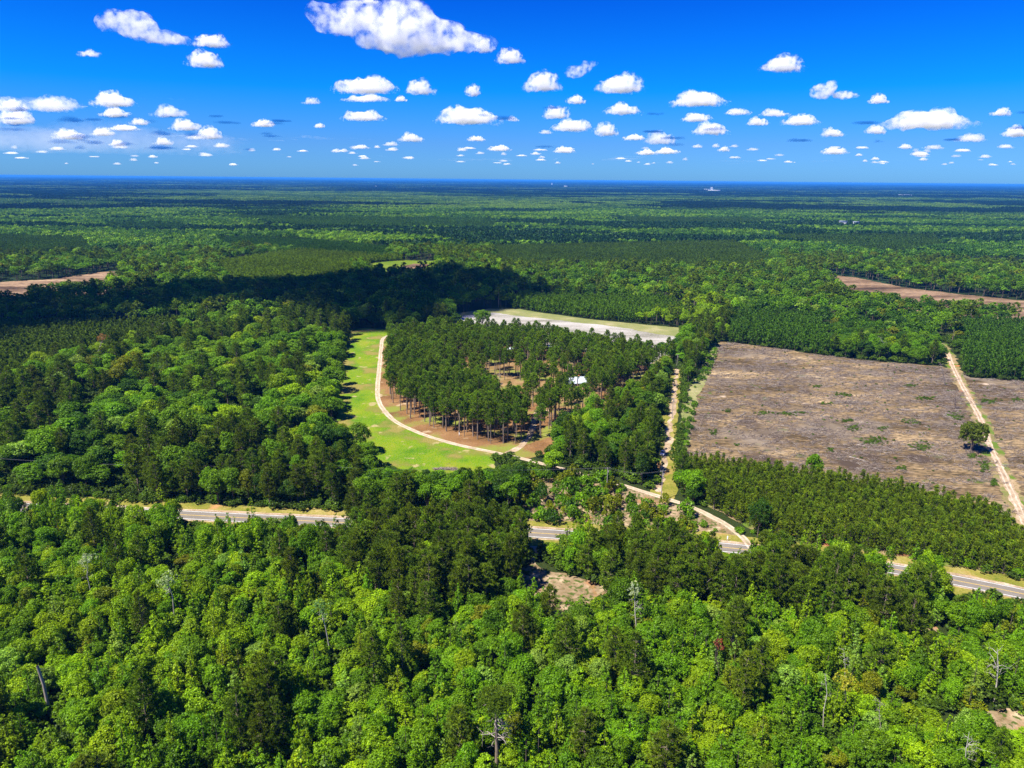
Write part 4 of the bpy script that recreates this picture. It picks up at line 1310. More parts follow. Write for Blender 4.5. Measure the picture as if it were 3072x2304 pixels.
# ------------------------------------------------------------------ litter of the clearcut
def slash_shape(seed):
    r = RS(seed)
    g = Geo()
    for i in range(16):
        a = r.normal(0.2, 0.7); L = r.uniform(0.7, 3.2)
        p = np.array([r.uniform(-2.5, 2.5), r.uniform(-1.2, 1.2), r.uniform(0.02, 0.25)])
        d = np.array([math.cos(a), math.sin(a), r.uniform(-.05, .12)]) * L
        g.tube([p, p + d], [r.uniform(.03, .09), .02], 4, r.randint(2))
    g.tube([(0.5, 0.4, 0), (0.5, 0.4, r.uniform(.2, .45))], [.22, .18], 6, 0)
    return bpy.data.objects.new('slash', g.mesh('slash', [M['brushwood'], M['deadwood']]))


SL = [slash_shape(500 + i) for i in range(5)]
P = grid(CLEARCUT[:, 0].min(), CLEARCUT[:, 0].max(), CLEARCUT[:, 1].min(), CLEARCUT[:, 1].max(), 3.4, rng, 0.5)
P = P[inside(CLEARCUT, P) & (dist_line(SANDRD[::2], P) > 3.5)]
P = P[(fbm(P * [1, 2.2], 16, 61, 3) + rng.uniform(-.25, .25, len(P))) > 0.42]
print('slash', len(P))
scatter('logging_debris', np.column_stack([P, np.full(len(P), .03)]), rng.randint(0, 5, len(P)), rng.normal(0, .4, len(P)), rng.uniform(.6, 1.5, (len(P), 1)) * [1.2, 1, 1.2], np.ones((len(P), 3)), SL,
        'grey and brown sticks and stumps littering the clearcut', 'debris')
WEEDS = [(2360, 1242, 34, 6), (2540, 1262, 28, 5), (2480, 1212, 25, 5), (2730, 1265, 30, 9), (2620, 1325, 42, 13), (2765, 1340, 32, 12), (2700, 1405, 16, 5), (2530, 1185, 36, 7), (2775, 1196, 34, 6), (2730, 1158, 26, 5), (2290, 1240, 22, 5), (2450, 1160, 20, 4),
         (2212, 1336, 8, 4), (2492, 1350, 10, 6), (2405, 1240, 20, 4), (2870, 1250, 30, 12), (2960, 1205, 34, 8), (3050, 1200, 20, 5), (2560, 1285, 24, 10), (2645, 1286, 24, 5), (2960, 1400, 26, 16), (2985, 1450, 16, 12), (2140, 1300, 14, 8), (2180, 1235, 12, 5), (2920, 1370, 20, 8)]
r = RS(9)
Q = []
for x, y, a, b in WEEDS:
    for k in range(int(6 + a * b / 6)):
        u, v = r.normal(size=2) * 0.45
        p = at((x + u * a) * .72, (y + v * b) * .72)
        Q.append(p[:2])
xs = grid(CLEARCUT[:, 0].min(), CLEARCUT[:, 0].max(), CLEARCUT[:, 1].min(), CLEARCUT[:, 1].max(), 9.0, rng, 0.5)
xs = xs[inside(CLEARCUT, xs) & (r.uniform(0, 1, len(xs)) < .45)]
Q = np.concatenate([np.array(Q), xs])
Q = Q[dist_line(SANDRD[::2], Q) > 4]
scatter('weeds', np.column_stack([Q, np.zeros(len(Q))]), r.randint(0, len(BU), len(Q)), r.uniform(0, 6.28, len(Q)), r.uniform(.14, .36, (len(Q), 1)) * [1.3, 1.3, .9], np.array([0.07, 0.13, 0.008]) * r.uniform(.6, 1.5, (len(Q), 1)), [b[2] for b in BU],
        'patches of green weeds sprouting on the clearcut', 'weeds')


def pile(name, px_, py_, L, W_, Hh, n, seed, label, mats=('brushwood', 'deadwood')):
    r = RS(seed)
    g = Geo()
    for i in range(n):
        u = r.uniform(-1, 1); v = r.normal() * .35
        h0 = Hh * max(0, 1 - u * u) * max(0, 1 - abs(v)) * r.uniform(0, 1)
        a = r.normal(0.1, .6)
        p = np.array([u * L / 2, v * W_ / 2, h0]); l_ = r.uniform(1, 4.5)
        d = np.array([math.cos(a), math.sin(a), r.uniform(-.1, .2)]) * l_
        g.tube([p - d / 2, p, p + d / 2 + np.array([0, 0, r.uniform(-.3, .3)])], [r.uniform(.05, .16), .07, .03], 4, r.randint(2))
    p = at(px_ * .72, py_ * .72)
    o = link(name, g.mesh(name, [M[m] for m in mats]), None, (p[0], p[1], 0.1))
    return tag(o, label, 'brush pile', 'brush piles')


pile('brush_pile', 2556, 1210, 22, 11, 2.2, 260, 1, 'large dark pile of branches in the middle of the clearcut')
pile('brush_pile', 3020, 1226, 20, 7, 1.4, 150, 2, 'grey heap of logs right of the sandy road')
pile('brush_pile', 2650, 1352, 18, 3.5, .7, 60, 3, 'low line of grey sticks below the green weeds on the clearcut')
pile('brush_pile', 1337, 1408, 9, 3.5, 1.0, 120, 4, 'pale brush pile at the foot of the green meadow')
pile('brush_pile', 2400, 1238, 14, 6, .8, 80, 5, 'flat dark scatter of branches on the left half of the clearcut')
pile('brush_pile', 2440, 1290, 16, 6, .8, 90, 6, 'flat brown scatter of branches near the middle front of the clearcut')
for i, (x0_, y0_, x1_, y1_, lab) in enumerate(((2570, 1334, 2612, 1342, 'pale felled trunk lying above a grey shadowy strip of sticks'), (2548, 1370, 2600, 1384, 'long felled trunk at the front of the clearcut'),
                                               (2218, 1250, 2240, 1236, 'thin felled trunk on the left of the clearcut'), (2700, 1228, 2790, 1232, 'long thin felled trunk right of the dark brush pile'),
                                               (2460, 1248, 2482, 1236, 'short felled trunk in front of the dark brush pile'))):
    a, b = at(x0_ * .72, y0_ * .72, .25), at(x1_ * .72, y1_ * .72, .2)
    g = Geo()
    g.tube([a * 0, (b - a) * .5 + [0, 0, .05], b - a], [.24, .2, .08], 7, 0)
    for k in range(4):
        f = .5 + .12 * k
        g.tube([(b - a) * f, (b - a) * f + [RS(i * 7 + k).uniform(-1, 1), RS(i * 9 + k).uniform(-1, 1), .5]], [.07, .02], 4, 0)
    tag(link('felled_log', g.mesh('felled_log', [M['deadwood']]), None, a), lab, 'log', 'felled trunks on the clearcut')


# ------------------------------------------------------------------ trees that stand out
def stem_tree(name, base, top, r0, r1, bark, label, cat='tree', crown=None, nlimb=8, limb_len=2.5, z_from=.5, seed=0, bend=.4, twigs=True, limbmat=None, tint_=None):
    """base (px, py on the ground), top (px, py, height): a slender trunk leaning as seen, bare limbs, an optional leafy crown (R, H, tint, n)"""
    r = RS(seed + 900)
    if isinstance(base, str):
        b, t = SPOS[base]
    else:
        b = at(base[0] * .72, base[1] * .72)
        t = at(top[0] * .72, top[1] * .72, top[2])
        t[1] = b[1] + np.clip(t[1] - b[1], -1.5, 1.5)
    v = t - b
    root = empty(name, b)
    pts = [np.zeros(3), v * .33 + r.normal(size=3) * bend * [1, 1, 0], v * .66 + r.normal(size=3) * bend * [1, 1, 0], v]
    g = Geo()
    g.tube(pts, [r0, r0 * .85, r0 * .6 + r1 * .3, r1], 7, 0)
    link('trunk', g.mesh('trunk', [M[bark]]), root)
    if nlimb:
        g = Geo()
        for k in range(nlimb):
            f = z_from + (1 - z_from) * r.uniform(0, 1)
            p = v * f
            a = r.uniform(0, 6.28); L = limb_len * r.uniform(.5, 1.1) * (1.25 - f * .6)
            d = np.array([math.cos(a), math.sin(a) * .8, r.uniform(0.0, .7)]) * L
            m_ = p + d * .5 + r.normal(size=3) * .18 * L
            e = p + d
            w_ = r0 * .38
            g.tube([p, m_, e], [w_, w_ * .6, w_ * .25], 4, 0)
            if twigs:
                for j in range(4):
                    q_ = m_ + (e - m_) * r.uniform(0, 1)
                    g.tube([q_, q_ + r.normal(size=3) * .32 * L], [w_ * .3, .015], 3, 0)
        link('limbs', g.mesh('limbs', [M[limbmat or bark]]), root)
    if crown:
        R_, H_, tint_, n_ = crown
        g = Geo()
        crown_broad(g, r, R_, H_, 0, 9, n_, 9, .38, 0, .22, -.6)
        c = link('crown', g.mesh('crown', [M['leaf']]), root, tuple(v - np.array([0, 0, H_ * .55])))
        c['tint'] = list(tint_)
    return tag(root, label, cat)


stem_tree('leaning_tree', 'lean1', None, .19, .06, 'palebark', 'tall slender tree with pale bare trunk and whitish green crown above the left thicket', crown=(2.6, 5, (.30, .40, .20), 9), seed=1, z_from=.75)
stem_tree('leaning_tree', 'lean2', None, .18, .05, 'palebark', 'slender tree with curved pale trunk and thin green crown left of the canopy hole', crown=(2.8, 5.5, (.10, .21, .05), 9), seed=2, z_from=.75)
stem_tree('silvery_tree', 'silver', None, .14, .05, 'palebark', 'silvery-leaved slender tree, leftmost pale one in the near wood', crown=(2.3, 6.5, (.28, .36, .22), 9), seed=3, z_from=.6)
stem_tree('birch_like_tree', 'birch', None, .17, .06, 'palebark', 'white-stemmed tree with thin pale crown right of the small sandy clearing', crown=(2.0, 6.5, (.30, .36, .22), 6), seed=4, z_from=.45, nlimb=12)
stem_tree('tree_stub', 'stub', None, .42, .30, 'deadwood', 'broken grey tree pole without branches near the lower left corner', 'dead tree', nlimb=1, limb_len=1.2, seed=5, bend=.15, z_from=.9)
stem_tree('dead_snag', 'snagA', None, .20, .05, 'palebark', 'white dead snag with broken limbs in the right-hand thicket', 'dead tree', nlimb=9, seed=6, limb_len=3.4, z_from=.45)
stem_tree('dead_snag', 'snagB', None, .12, .04, 'palebark', 'thin white upright snag among the right-hand yellow-green trees', 'dead tree', nlimb=5, seed=7, limb_len=1.2)
stem_tree('dead_snag', 'snagC', None, .10, .03, 'palebark', 'small forked white snag above the golden-leaved tree', 'dead tree', nlimb=7, seed=8, limb_len=2.0, z_from=.6)
stem_tree('dead_snag', 'snagD', None, .14, .03, 'palebark', 'tangled pale snag at the lower right edge of the wood', 'dead tree', nlimb=14, seed=9, limb_len=3.0, z_from=.4)
stem_tree('dead_snag', 'snagE', None, .11, .03, 'deadwood', 'grey twiggy snag in the lower right wood, left of the tangled pale one', 'dead tree', nlimb=12, seed=10, limb_len=2.0, z_from=.4)
stem_tree('dead_snag', (2060, 1830), (2168, 1785, 12), .10, .03, 'deadwood', 'leaning bare grey stem above the yellow-green thicket right of centre', 'dead tree', nlimb=5, seed=11, limb_len=1.8)
stem_tree('golden_tree', 'gold', None, .14, .06, 'bark', 'small golden-leaved tree standing in the right-hand thicket', crown=(2.8, 5.0, (.34, .34, .02), 14), seed=12, nlimb=3)
stem_tree('rusty_tree', 'rust', None, .12, .05, 'bark', 'small dead tree with rust-brown leaves in the right-hand thicket', crown=(1.3, 3.5, (.20, .06, .03), 10), seed=13, nlimb=3)
stem_tree('orange_tree', (283, 1085), (277, 1025, 17), .22, .08, 'palebark', 'orange-brown dying tree at the edge of the left-hand pine plantation', crown=(4.2, 5.0, (.30, .15, .05), 14), seed=14, nlimb=8, z_from=.5)
stem_tree('bare_tree', (435, 1030), (432, 990, 17), .22, .06, 'palebark', 'bare white-limbed tree rising from the left-hand woods', 'dead tree', nlimb=14, seed=15, limb_len=4)
stem_tree('dead_snag', (458, 1160), (435, 1118, 15), .18, .04, 'palebark', 'bent pale snag in the middle of the left-hand woods', 'dead tree', nlimb=4, seed=16, limb_len=2.4)
stem_tree('bare_tree', (1495, 1195), (1497, 1145, 15), .16, .03, 'palebark', 'pale leafless tree inside the pine grove glade', 'dead tree', nlimb=26, seed=17, limb_len=3.2, z_from=.25)
stem_tree('bare_tree', (2836, 1157), (2838, 1095, 15), .20, .04, 'deadwood', 'tall thin leafless tree left of the sandy road, near the far edge of the clearcut', 'dead tree', nlimb=22, seed=18, limb_len=2.4, z_from=.1)
stem_tree('bare_tree', (2866, 1228), (2866, 1178, 10), .24, .06, 'brushwood', 'dark forked leafless tree left of the sandy road, mid clearcut', 'dead tree', nlimb=20, seed=19, limb_len=3.0, z_from=.15)
stem_tree('bare_tree', (2677, 1078), (2682, 1030, 16), .20, .05, 'palebark', 'slender pale-trunked tree at the far edge of the clearcut', nlimb=12, seed=20, limb_len=3.2, z_from=.7, crown=(3.0, 3, (.03, .07, .01), 6))

# lone tree by the sandy road: several stems, full crown
b = at(2912 * .72, 1352 * .72)
root = empty('lone_tree', b)
r = RS(77)
g = Geo()
for k in range(5):
    a = r.uniform(0, 6.28)
    g.tube([(math.cos(a) * .3, math.sin(a) * .3, -.1), (math.cos(a) * .9, math.sin(a) * .9, 3.2), (math.cos(a) * 2.0, math.sin(a) * 2.0, 7), (math.cos(a) * 3.8, math.sin(a) * 3.8, 12)], [.26, .2, .13, .05], 6, 0)
link('trunk', g.mesh('trunk', [M['pinebark']]), root)
g = Geo()
crown_broad(g, r, 6.4, 12.5, 3.0, 46, 22, 20, .62, 0, .13, -.9)
crown_broad(g, r, 4.0, 9.0, 4.5, 16, 16, 14, .62, 0, .2, -.9)
c = link('crown', g.mesh('crown', [M['leaf']]), root)
c['tint'] = [.105, .145, .012]
tag(root, 'lone leafy tree with several pale stems standing beside the sandy road on the clearcut', 'tree')

# old pine at the bottom edge: bare crooked limbs below a flat crown
b = SPOS['pine'][0]
root = empty('old_pine', b)
r = RS(78)
g = Geo()
g.tube([(0, 0, 0), (.1, 0, 6), (-.1, 0, 12), (-.2, 0, 19)], [.46, .40, .32, .12], 8, 0)
link('trunk', g.mesh('trunk', [M['pinebark']]), root)
g = Geo()
for k in range(20):
    z = r.uniform(9, 16.5); a = r.uniform(0, 6.28); L = r.uniform(2.0, 4.6)
    p = np.array([0, 0, z]); e = p + np.array([math.cos(a), math.sin(a), r.uniform(-.15, .35)]) * L
    m1 = p * .6 + e * .4 + r.normal(size=3) * .35; m2 = p * .3 + e * .7 + r.normal(size=3) * .35
    g.tube([p, m1, m2, e], [.12, .09, .06, .03], 5, 0)
    for j in range(3):
        g.tube([m2, m2 + r.normal(size=3) * .8], [.04, .015], 3, 0)
link('limbs', g.mesh('limbs', [M['deadwood']]), root)
g = Geo()
C, rr_ = lobes(r, 22, 5.4, 5.0, -.2, (.22, .34))
P_, A_ = [], []
for c_, q_ in zip(C, rr_):
    dd = sph_dirs(r, 48, -.5)
    P_.append(c_ + dd * q_ * r.uniform(.6, 1, (48, 1)) + [0, 0, 15.6]); A_.append(dd * .7 + [0, 0, .8])
P_ = np.concatenate(P_); A_ = np.concatenate(A_)
g.needles(P_, A_, .6, .06, 16, r, 0, np.clip(.5 + r.uniform(-.3, .3, len(P_)), 0, 1), .6)
c = link('crown', g.mesh('crown', [M['needle']]), root)
c['tint'] = [.095, .160, .010]
tag(root, 'old pine with dark trunk, bare crooked limbs and rounded needle crown at the bottom edge', 'pine tree')

# big spreading tree before the pale field, house-side trees
for (x, y, sx, sz, c_, lab) in ((1447, 988, 1.5, 1.15, 'mid-green', 'big round broadleaf tree standing before the whitish field behind the grove'), (1693, 1128, .9, .75, 'bright green', 'bright green tree behind the metal-roofed house'),
                                (1985, 1078, 1.1, .9, 'dark green', 'dark leafy tree at the far end of the powerline cut'), (2080, 1508, .85, .52, 'dark green', 'dark round tree where the powerline cut meets the drive'),
                                (1655, 1090, .8, .8, 'dark green', 'dark leafy tree at the back of the grove clearing'), (1725, 1105, .9, .9, 'dark green', 'dark tree just behind the bright green tree by the house')):
    cm, tm, wh = BL[RS(int(x)).randint(5)]
    p = at(x * .72, y * .72)
    o = empty('broadleaf_tree', p); o.scale = (sx, sx, sz)
    c = link('crown', cm, o); c['tint'] = list(PAL[c_]); link('trunk', tm, o)
    tag(o, lab, 'tree')

# ------------------------------------------------------------------ house, sheds, far works
M['metal'] = plain_mat('pale_metal_roof', (0.32, 0.36, 0.42), (0.46, 0.50, 0.56), 1.0, 0.5)
M['siding'] = plain_mat('cream_siding', (0.50, 0.46, 0.38), (0.60, 0.56, 0.48), 1.0)
M['brick'] = plain_mat('orange_brick', (0.40, 0.16, 0.07), (0.52, 0.24, 0.11), 2.0)
M['whitewall'] = plain_mat('white_panel', (0.50, 0.50, 0.49), (0.60, 0.60, 0.58), 1.0)
M['darkglass'] = plain_mat('dark_pane', (0.02, 0.025, 0.03), (0.04, 0.045, 0.05), 1.0, 0.2)


def gable(name, px_, py_, L, W_, hw, hr, rz, wall, roof, label, over=.5, windows=3, chimney=True):
    p = at(px_ * .72, py_ * .72)
    root = empty(name, p, rz)
    g = Geo()
    g.box(-L / 2, L / 2, -W_ / 2, W_ / 2, 0, hw, 0)
    g.tris([[-L / 2, -W_ / 2, hw], [-L / 2, 0, hr - .08], [-L / 2, W_ / 2, hw], [L / 2, -W_ / 2, hw], [L / 2, W_ / 2, hw], [L / 2, 0, hr - .08]], 0)
    link('wall', g.mesh('wall', [M[wall]]), root)
    g = Geo()
    A, B = L / 2 + over, W_ / 2 + over
    dz = (hr - hw) * over / (W_ / 2)
    for s in (-1, 1):
        e = [[-A, s * B, hw - dz], [A, s * B, hw - dz], [A, 0, hr], [-A, 0, hr]]
        e2 = [[q_[0], q_[1], q_[2] + .15] for q_ in e]
        if s > 0: e.reverse(); e2.reverse()
        g.quads(np.array(e2)); g.quads(np.array(e[::-1]))
        g.quads(np.array([e[0], e[1], e2[1], e2[0]]))
    for k in range(int(L / 1.2)):
        x = -A + .3 + k * 1.2
        for s in (-1, 1):
            g.tube([(x, s * B, hw - dz + .17), (x, 0, hr + .17)], .05, 4, 0)
    g.tube([(-A, 0, hr + .16), (A, 0, hr + .16)], .14, 6, 0)
    rf = link('roof', g.mesh('roof', [M[roof]]), root)
    if chimney:
        g = Geo()
        g.box(L * .2, L * .2 + .9, .6, 1.5, hw, hr + 1.4, 0)
        g.box(L * .2 - .1, L * .2 + 1.0, .5, 1.6, hr + 1.4, hr + 1.6, 0)
        link('chimney', g.mesh('chimney', [M['brick']]), rf)
    for k in range(windows):
        x = -L / 2 + L * (k + .5) / windows
        for s in (-1,):
            g = Geo(); g.box(x - .6, x + .6, s * W_ / 2 - .06, s * W_ / 2 + .06, 1.0, 2.3, 0)
            wn = link('window', g.mesh('window', [M['darkglass']]), root)
            g = Geo()
            for q_ in ((x - .7, x - .6, .9, 2.4), (x + .6, x + .7, .9, 2.4), (x - .6, x + .6, 2.3, 2.4), (x - .6, x + .6, .9, 1.0)):
                g.box(q_[0], q_[1], s * W_ / 2 - .09, s * W_ / 2 + .05, q_[2], q_[3], 0)
            link('frame', g.mesh('frame', [M['whitewall']]), wn)
    return tag(root, label, 'house' if chimney else 'building')


gable('house', 1722, 1158, 15, 8.5, 3.0, 5.6, .25, 'siding', 'metal', 'small house with pale blue-grey metal gable roof among the grove pines')
gable('white_shed', 1463, 1060, 11, 7, 4.2, 5.8, .1, 'whitewall', 'metal', 'white shed glimpsed between the trunks at the left back of the grove', chimney=False, windows=2)
gable('white_shed', 1530, 1058, 6, 5, 3.0, 4.0, .1, 'whitewall', 'metal', 'smaller white shed glimpsed between the trunks behind the grove clearing', chimney=False, windows=1)

DD = at(2126 * .72, 573.5 * .72)
root = empty('mill', DD)
g = Geo()
g.box(-55, 20, -20, 20, 0, 26)
g.box(20, 52, -18, 18, 0, 34)
link('wall', g.mesh('wall', [M['whitewall']]), root)
g = Geo()
g.box(-57, 22, -22, 22, 26, 27.5); g.box(18, 54, -20, 20, 34, 35.5)
link('roof', g.mesh('roof', [M['metal']]), root)
for k in range(2):
    g = Geo(); g.tube([(30 + k * 14, 0, 34), (30 + k * 14, 0, 50)], 5, 10); link('silo', g.mesh('silo', [M['whitewall']]), root)
tag(root, 'white blocky mill with silos standing far off under the horizon', 'building')
for i, (x, y, w_, h_, lab) in enumerate(((2142, 576.5, 130, 14, 'long low white warehouse right of the far white mill'), (1697, 563, 60, 16, 'white building near the horizon above the grove'), (1656, 558, 14, 45, 'slender white tower near the horizon, left of the small white building'),
                                         (2715, 591, 100, 9, 'white speck of a building at far right below the horizon'), (2527, 684, 18, 6, 'pale barn in a gap of the far woods'), (2566, 685, 14, 5, 'smaller pale barn right of the other one in the far woods'),
                                         (1270, 565, 22, 10, 'white speck of a barn left of centre below the horizon'), (1128, 563, 24, 10, 'white speck of a barn well left of centre below the horizon'))):
    p = at(x * .72, y * .72)
    root = empty('distant_building', p)
    g = Geo(); g.box(-w_ / 2, w_ / 2, -w_ * .2, w_ * .2, 0, h_ + 12); link('wall', g.mesh('wall', [M['whitewall']]), root)
    g = Geo(); g.box(-w_ / 2 - 1, w_ / 2 + 1, -w_ * .2 - 1, w_ * .2 + 1, h_ + 12, h_ + 13); link('roof', g.mesh('roof', [M['metal']]), root)
    tag(root, lab, 'building', 'pale buildings far off')

# ------------------------------------------------------------------ poles and wires
M['pole'] = plain_mat('weathered_pole', (0.20, 0.18, 0.16), (0.34, 0.31, 0.28), 3, stretch=(1, 1, .3))
M['wire'] = plain_mat('wire', (0.10, 0.10, 0.10), (0.16, 0.16, 0.16), 3)
M['white'] = plain_mat('white_plastic', (0.75, 0.75, 0.73), (0.82, 0.82, 0.80), 3)
POLES = [(3, 1449, 11, 'leftmost utility pole at the left edge'), (1820, 1478, 11, 'utility pole in the shade left of the powerline cut'), (1983, 1499, 12.5, 'tall grey utility pole where the powerline cut meets the drive'), (2016, 1254, 11, 'utility pole on the sandy track, midway up the powerline cut'),
         (2030, 1106, 10, 'farthest utility pole, at the top end of the powerline cut'), (900, 1470, 11, 'utility pole among trees left of centre behind the paved road')]
tops = []
for x, y, h_, lab in POLES:
    p = at(x * .72, y * .72)
    root = empty('utility_pole', p, .15)
    g = Geo(); g.tube([(0, 0, 0), (0, 0, h_)], [.19, .13], 8); link('pole', g.mesh('pole', [M['pole']]), root)
    g = Geo(); g.box(-1.1, 1.1, .14, .26, h_ - .6, h_ - .45); link('crossarm', g.mesh('crossarm', [M['pole']]), root)
    for s in (-1, 0, 1):
        g = Geo(); g.tube([(s * .95, .2, h_ - .45), (s * .95, .2, h_ - .28)], [.07, .05], 6); link('insulator', g.mesh('insulator', [M['white']]), root)
    g = Geo(); g.tube([(.35, -.1, h_ - 2.2), (.35, -.1, h_ - 1.3)], .24, 8); link('transformer', g.mesh('transformer', [M['pole']]), root)
    tag(root, lab, 'utility pole', 'utility poles')
    tops.append(np.array([p[0], p[1], h_ - .28]))
for a, b, lab in ((0, 5, 'power line over the trees left of centre'), (5, 1, 'power line between the middle poles'), (1, 2, 'power line crossing to the pole by the drive'), (2, 3, 'power line running up the lower powerline cut'), (3, 4, 'power line running up the upper powerline cut')):
    root = empty('power_line', tops[a])
    for s in (-.95, .95):
        g = Geo()
        d = tops[b] - tops[a]
        g.tube([d * f + np.array([s, 0, -4 * 1.6 * f * (1 - f)]) for f in np.linspace(0, 1, 13)], .022, 4)
        link('wire', g.mesh('wire', [M['wire']]), root)
    tag(root, lab, 'power line', 'power lines')

# small things by the drives
p = at(2028 * .72, 1583 * .72)
root = empty('marker_post', p)
g = Geo(); g.box(-.12, .12, -.06, .06, 0, 1.7); link('post', g.mesh('post', [M['white']]), root)
g = Geo(); g.box(-.35, .35, -.12, -.065, .9, 1.9); link('plate', g.mesh('plate', [M['white']]), root)
tag(root, 'white marker post with plate beside the bare verge north of the road', 'marker post')
for x, y, lab, mm in ((2182, 1622, 'white post by the junction of drive and road', 'white'), (2047, 1519, 'dark gate post at the edge of the drive', 'brushwood'), (1378, 1308, 'small white post beside the curving drive', 'white')):
    p = at(x * .72, y * .72)
    root = empty('roadside_post', p)
    g = Geo(); g.box(-.14, .14, -.14, .14, 0, 1.6); link('post', g.mesh('post', [M[mm]]), root)
    g = Geo(); g.box(-.18, .18, -.18, .18, 1.6, 1.72); link('cap', g.mesh('cap', [M[mm]]), root)
    tag(root, lab, 'post')
# parked white pickup in the shade of the powerline cut
p = at(1988 * .72, 1364 * .72)
root = empty('parked_truck', p, 1.2)
M['paint'] = plain_mat('white_car_paint', (0.72, 0.74, 0.78), (0.78, 0.80, 0.82), 1, 0.3)
M['tyre'] = plain_mat('black_rubber', (0.02, 0.02, 0.02), (0.03, 0.03, 0.03), 3)
g = Geo(); g.box(-2.6, 2.6, -.9, .9, .5, 1.05); g.box(-2.6, -.5, -.9, -.8, 1.05, 1.35); g.box(-2.6, -.5, .8, .9, 1.05, 1.35); g.box(-2.6, -2.5, -.8, .8, 1.05, 1.35)
link('body', g.mesh('body', [M['paint']]), root)
g = Geo()
Vc = np.array([[-.5, -.85, 1.05], [1.4, -.85, 1.05], [1.4, .85, 1.05], [-.5, .85, 1.05], [-.35, -.7, 1.8], [.7, -.7, 1.8], [.7, .7, 1.8], [-.35, .7, 1.8]])
for f in ((0, 1, 5, 4), (1, 2, 6, 5), (2, 3, 7, 6), (3, 0, 4, 7)): g.quads(Vc[list(f)], 1)
g.quads(Vc[[4, 5, 6, 7]], 0)
link('cab', g.mesh('cab', [M['paint'], M['darkglass']]), root)
for sx in (-1.7, 1.7):
    for sy in (-.85, .85):
        g = Geo(); g.tube([(sx, sy - .12, .38), (sx, sy + .12, .38)], .38, 12)
        g.tube([(sx, sy - .13, .38), (sx, sy + .13, .38)], .2, 8)
        link('wheel', g.mesh('wheel', [M['tyre']]), root)
tag(root, 'small white pickup half in the shade on the sandy powerline cut', 'truck')

# ------------------------------------------------------------------ clouds: bodies of vapour with flat feet, at their own height and distance
def cloud_mat(dens, name, col=(1, 1, 1)):
    """scattering vapour, frayed by noise whose grain follows the cloud's own size"""
    m, t, out = new_mat(name)
    v = node(t, 'ShaderNodeVolumePrincipled')
    v.inputs['Color'].default_value = (*col, 1)
    v.inputs['Anisotropy'].default_value = 0.15
    tc = node(t, 'ShaderNodeTexCoord')
    sz = node(t, 'ShaderNodeAttribute', attribute_type='OBJECT', attribute_name='grain')
    k = node(t, 'ShaderNodeVectorMath', operation='SCALE')
    t.links.new(tc.outputs['Object'], k.inputs[0]); t.links.new(sz.outputs['Fac'], k.inputs['Scale'])
    n = node(t, 'ShaderNodeTexNoise')
    n.inputs['Scale'].default_value = 1.0
    n.inputs['Detail'].default_value = 6
    n.inputs['Roughness'].default_value = 0.66
    t.links.new(k.outputs[0], n.inputs['Vector'])
    r_ = node(t, 'ShaderNodeMapRange')
    r_.inputs['From Min'].default_value = 0.43; r_.inputs['From Max'].default_value = 0.64
    r_.inputs['To Min'].default_value = 0.0; r_.inputs['To Max'].default_value = dens * 1.1
    r_.interpolation_type = 'SMOOTHSTEP'
    # thinner toward the rim: distance from the middle of the body, in its own proportions
    g1 = node(t, 'ShaderNodeVectorMath', operation='SUBTRACT'); g1.inputs[1].default_value = (0.5, 0.5, 0.36)
    t.links.new(tc.outputs['Generated'], g1.inputs[0])
    g2 = node(t, 'ShaderNodeVectorMath', operation='MULTIPLY'); g2.inputs[1].default_value = (2.0, 2.0, 1.55)
    t.links.new(g1.outputs[0], g2.inputs[0])
    g3 = node(t, 'ShaderNodeVectorMath', operation='LENGTH')
    t.links.new(g2.outputs[0], g3.inputs[0])
    ew = node(t, 'ShaderNodeAttribute', attribute_type='OBJECT', attribute_name='rim')
    e1 = math_n(t, 'MULTIPLY', math_n(t, 'SUBTRACT', 0.62, g3.outputs['Value']), ew.outputs['Fac'])
    t.links.new(math_n(t, 'ADD', n.outputs[0], e1), r_.inputs['Value'])
    t.links.new(r_.outputs[0], v.inputs['Density'])
    t.links.new(v.outputs[0], out.inputs['Volume'])
    return m


CT = {}
def ctex(size):
    k = round(size, -1)
    if k not in CT:
        t = bpy.data.textures.new('cloud_billows', 'CLOUDS')
        t.noise_scale = max(k, 5); t.noise_depth = 4
        CT[k] = t
    return CT[k]


UV = None
def ico(n=2):
    bm = bmesh.new()
    bmesh.ops.create_icosphere(bm, subdivisions=n, radius=1)
    V = np.array([v.co[:] for v in bm.verts]); Fc = np.array([[v.index for v in f.verts] for f in bm.faces])
    bm.free()
    return V, Fc


IV, IF = ico(2)
CM = {}


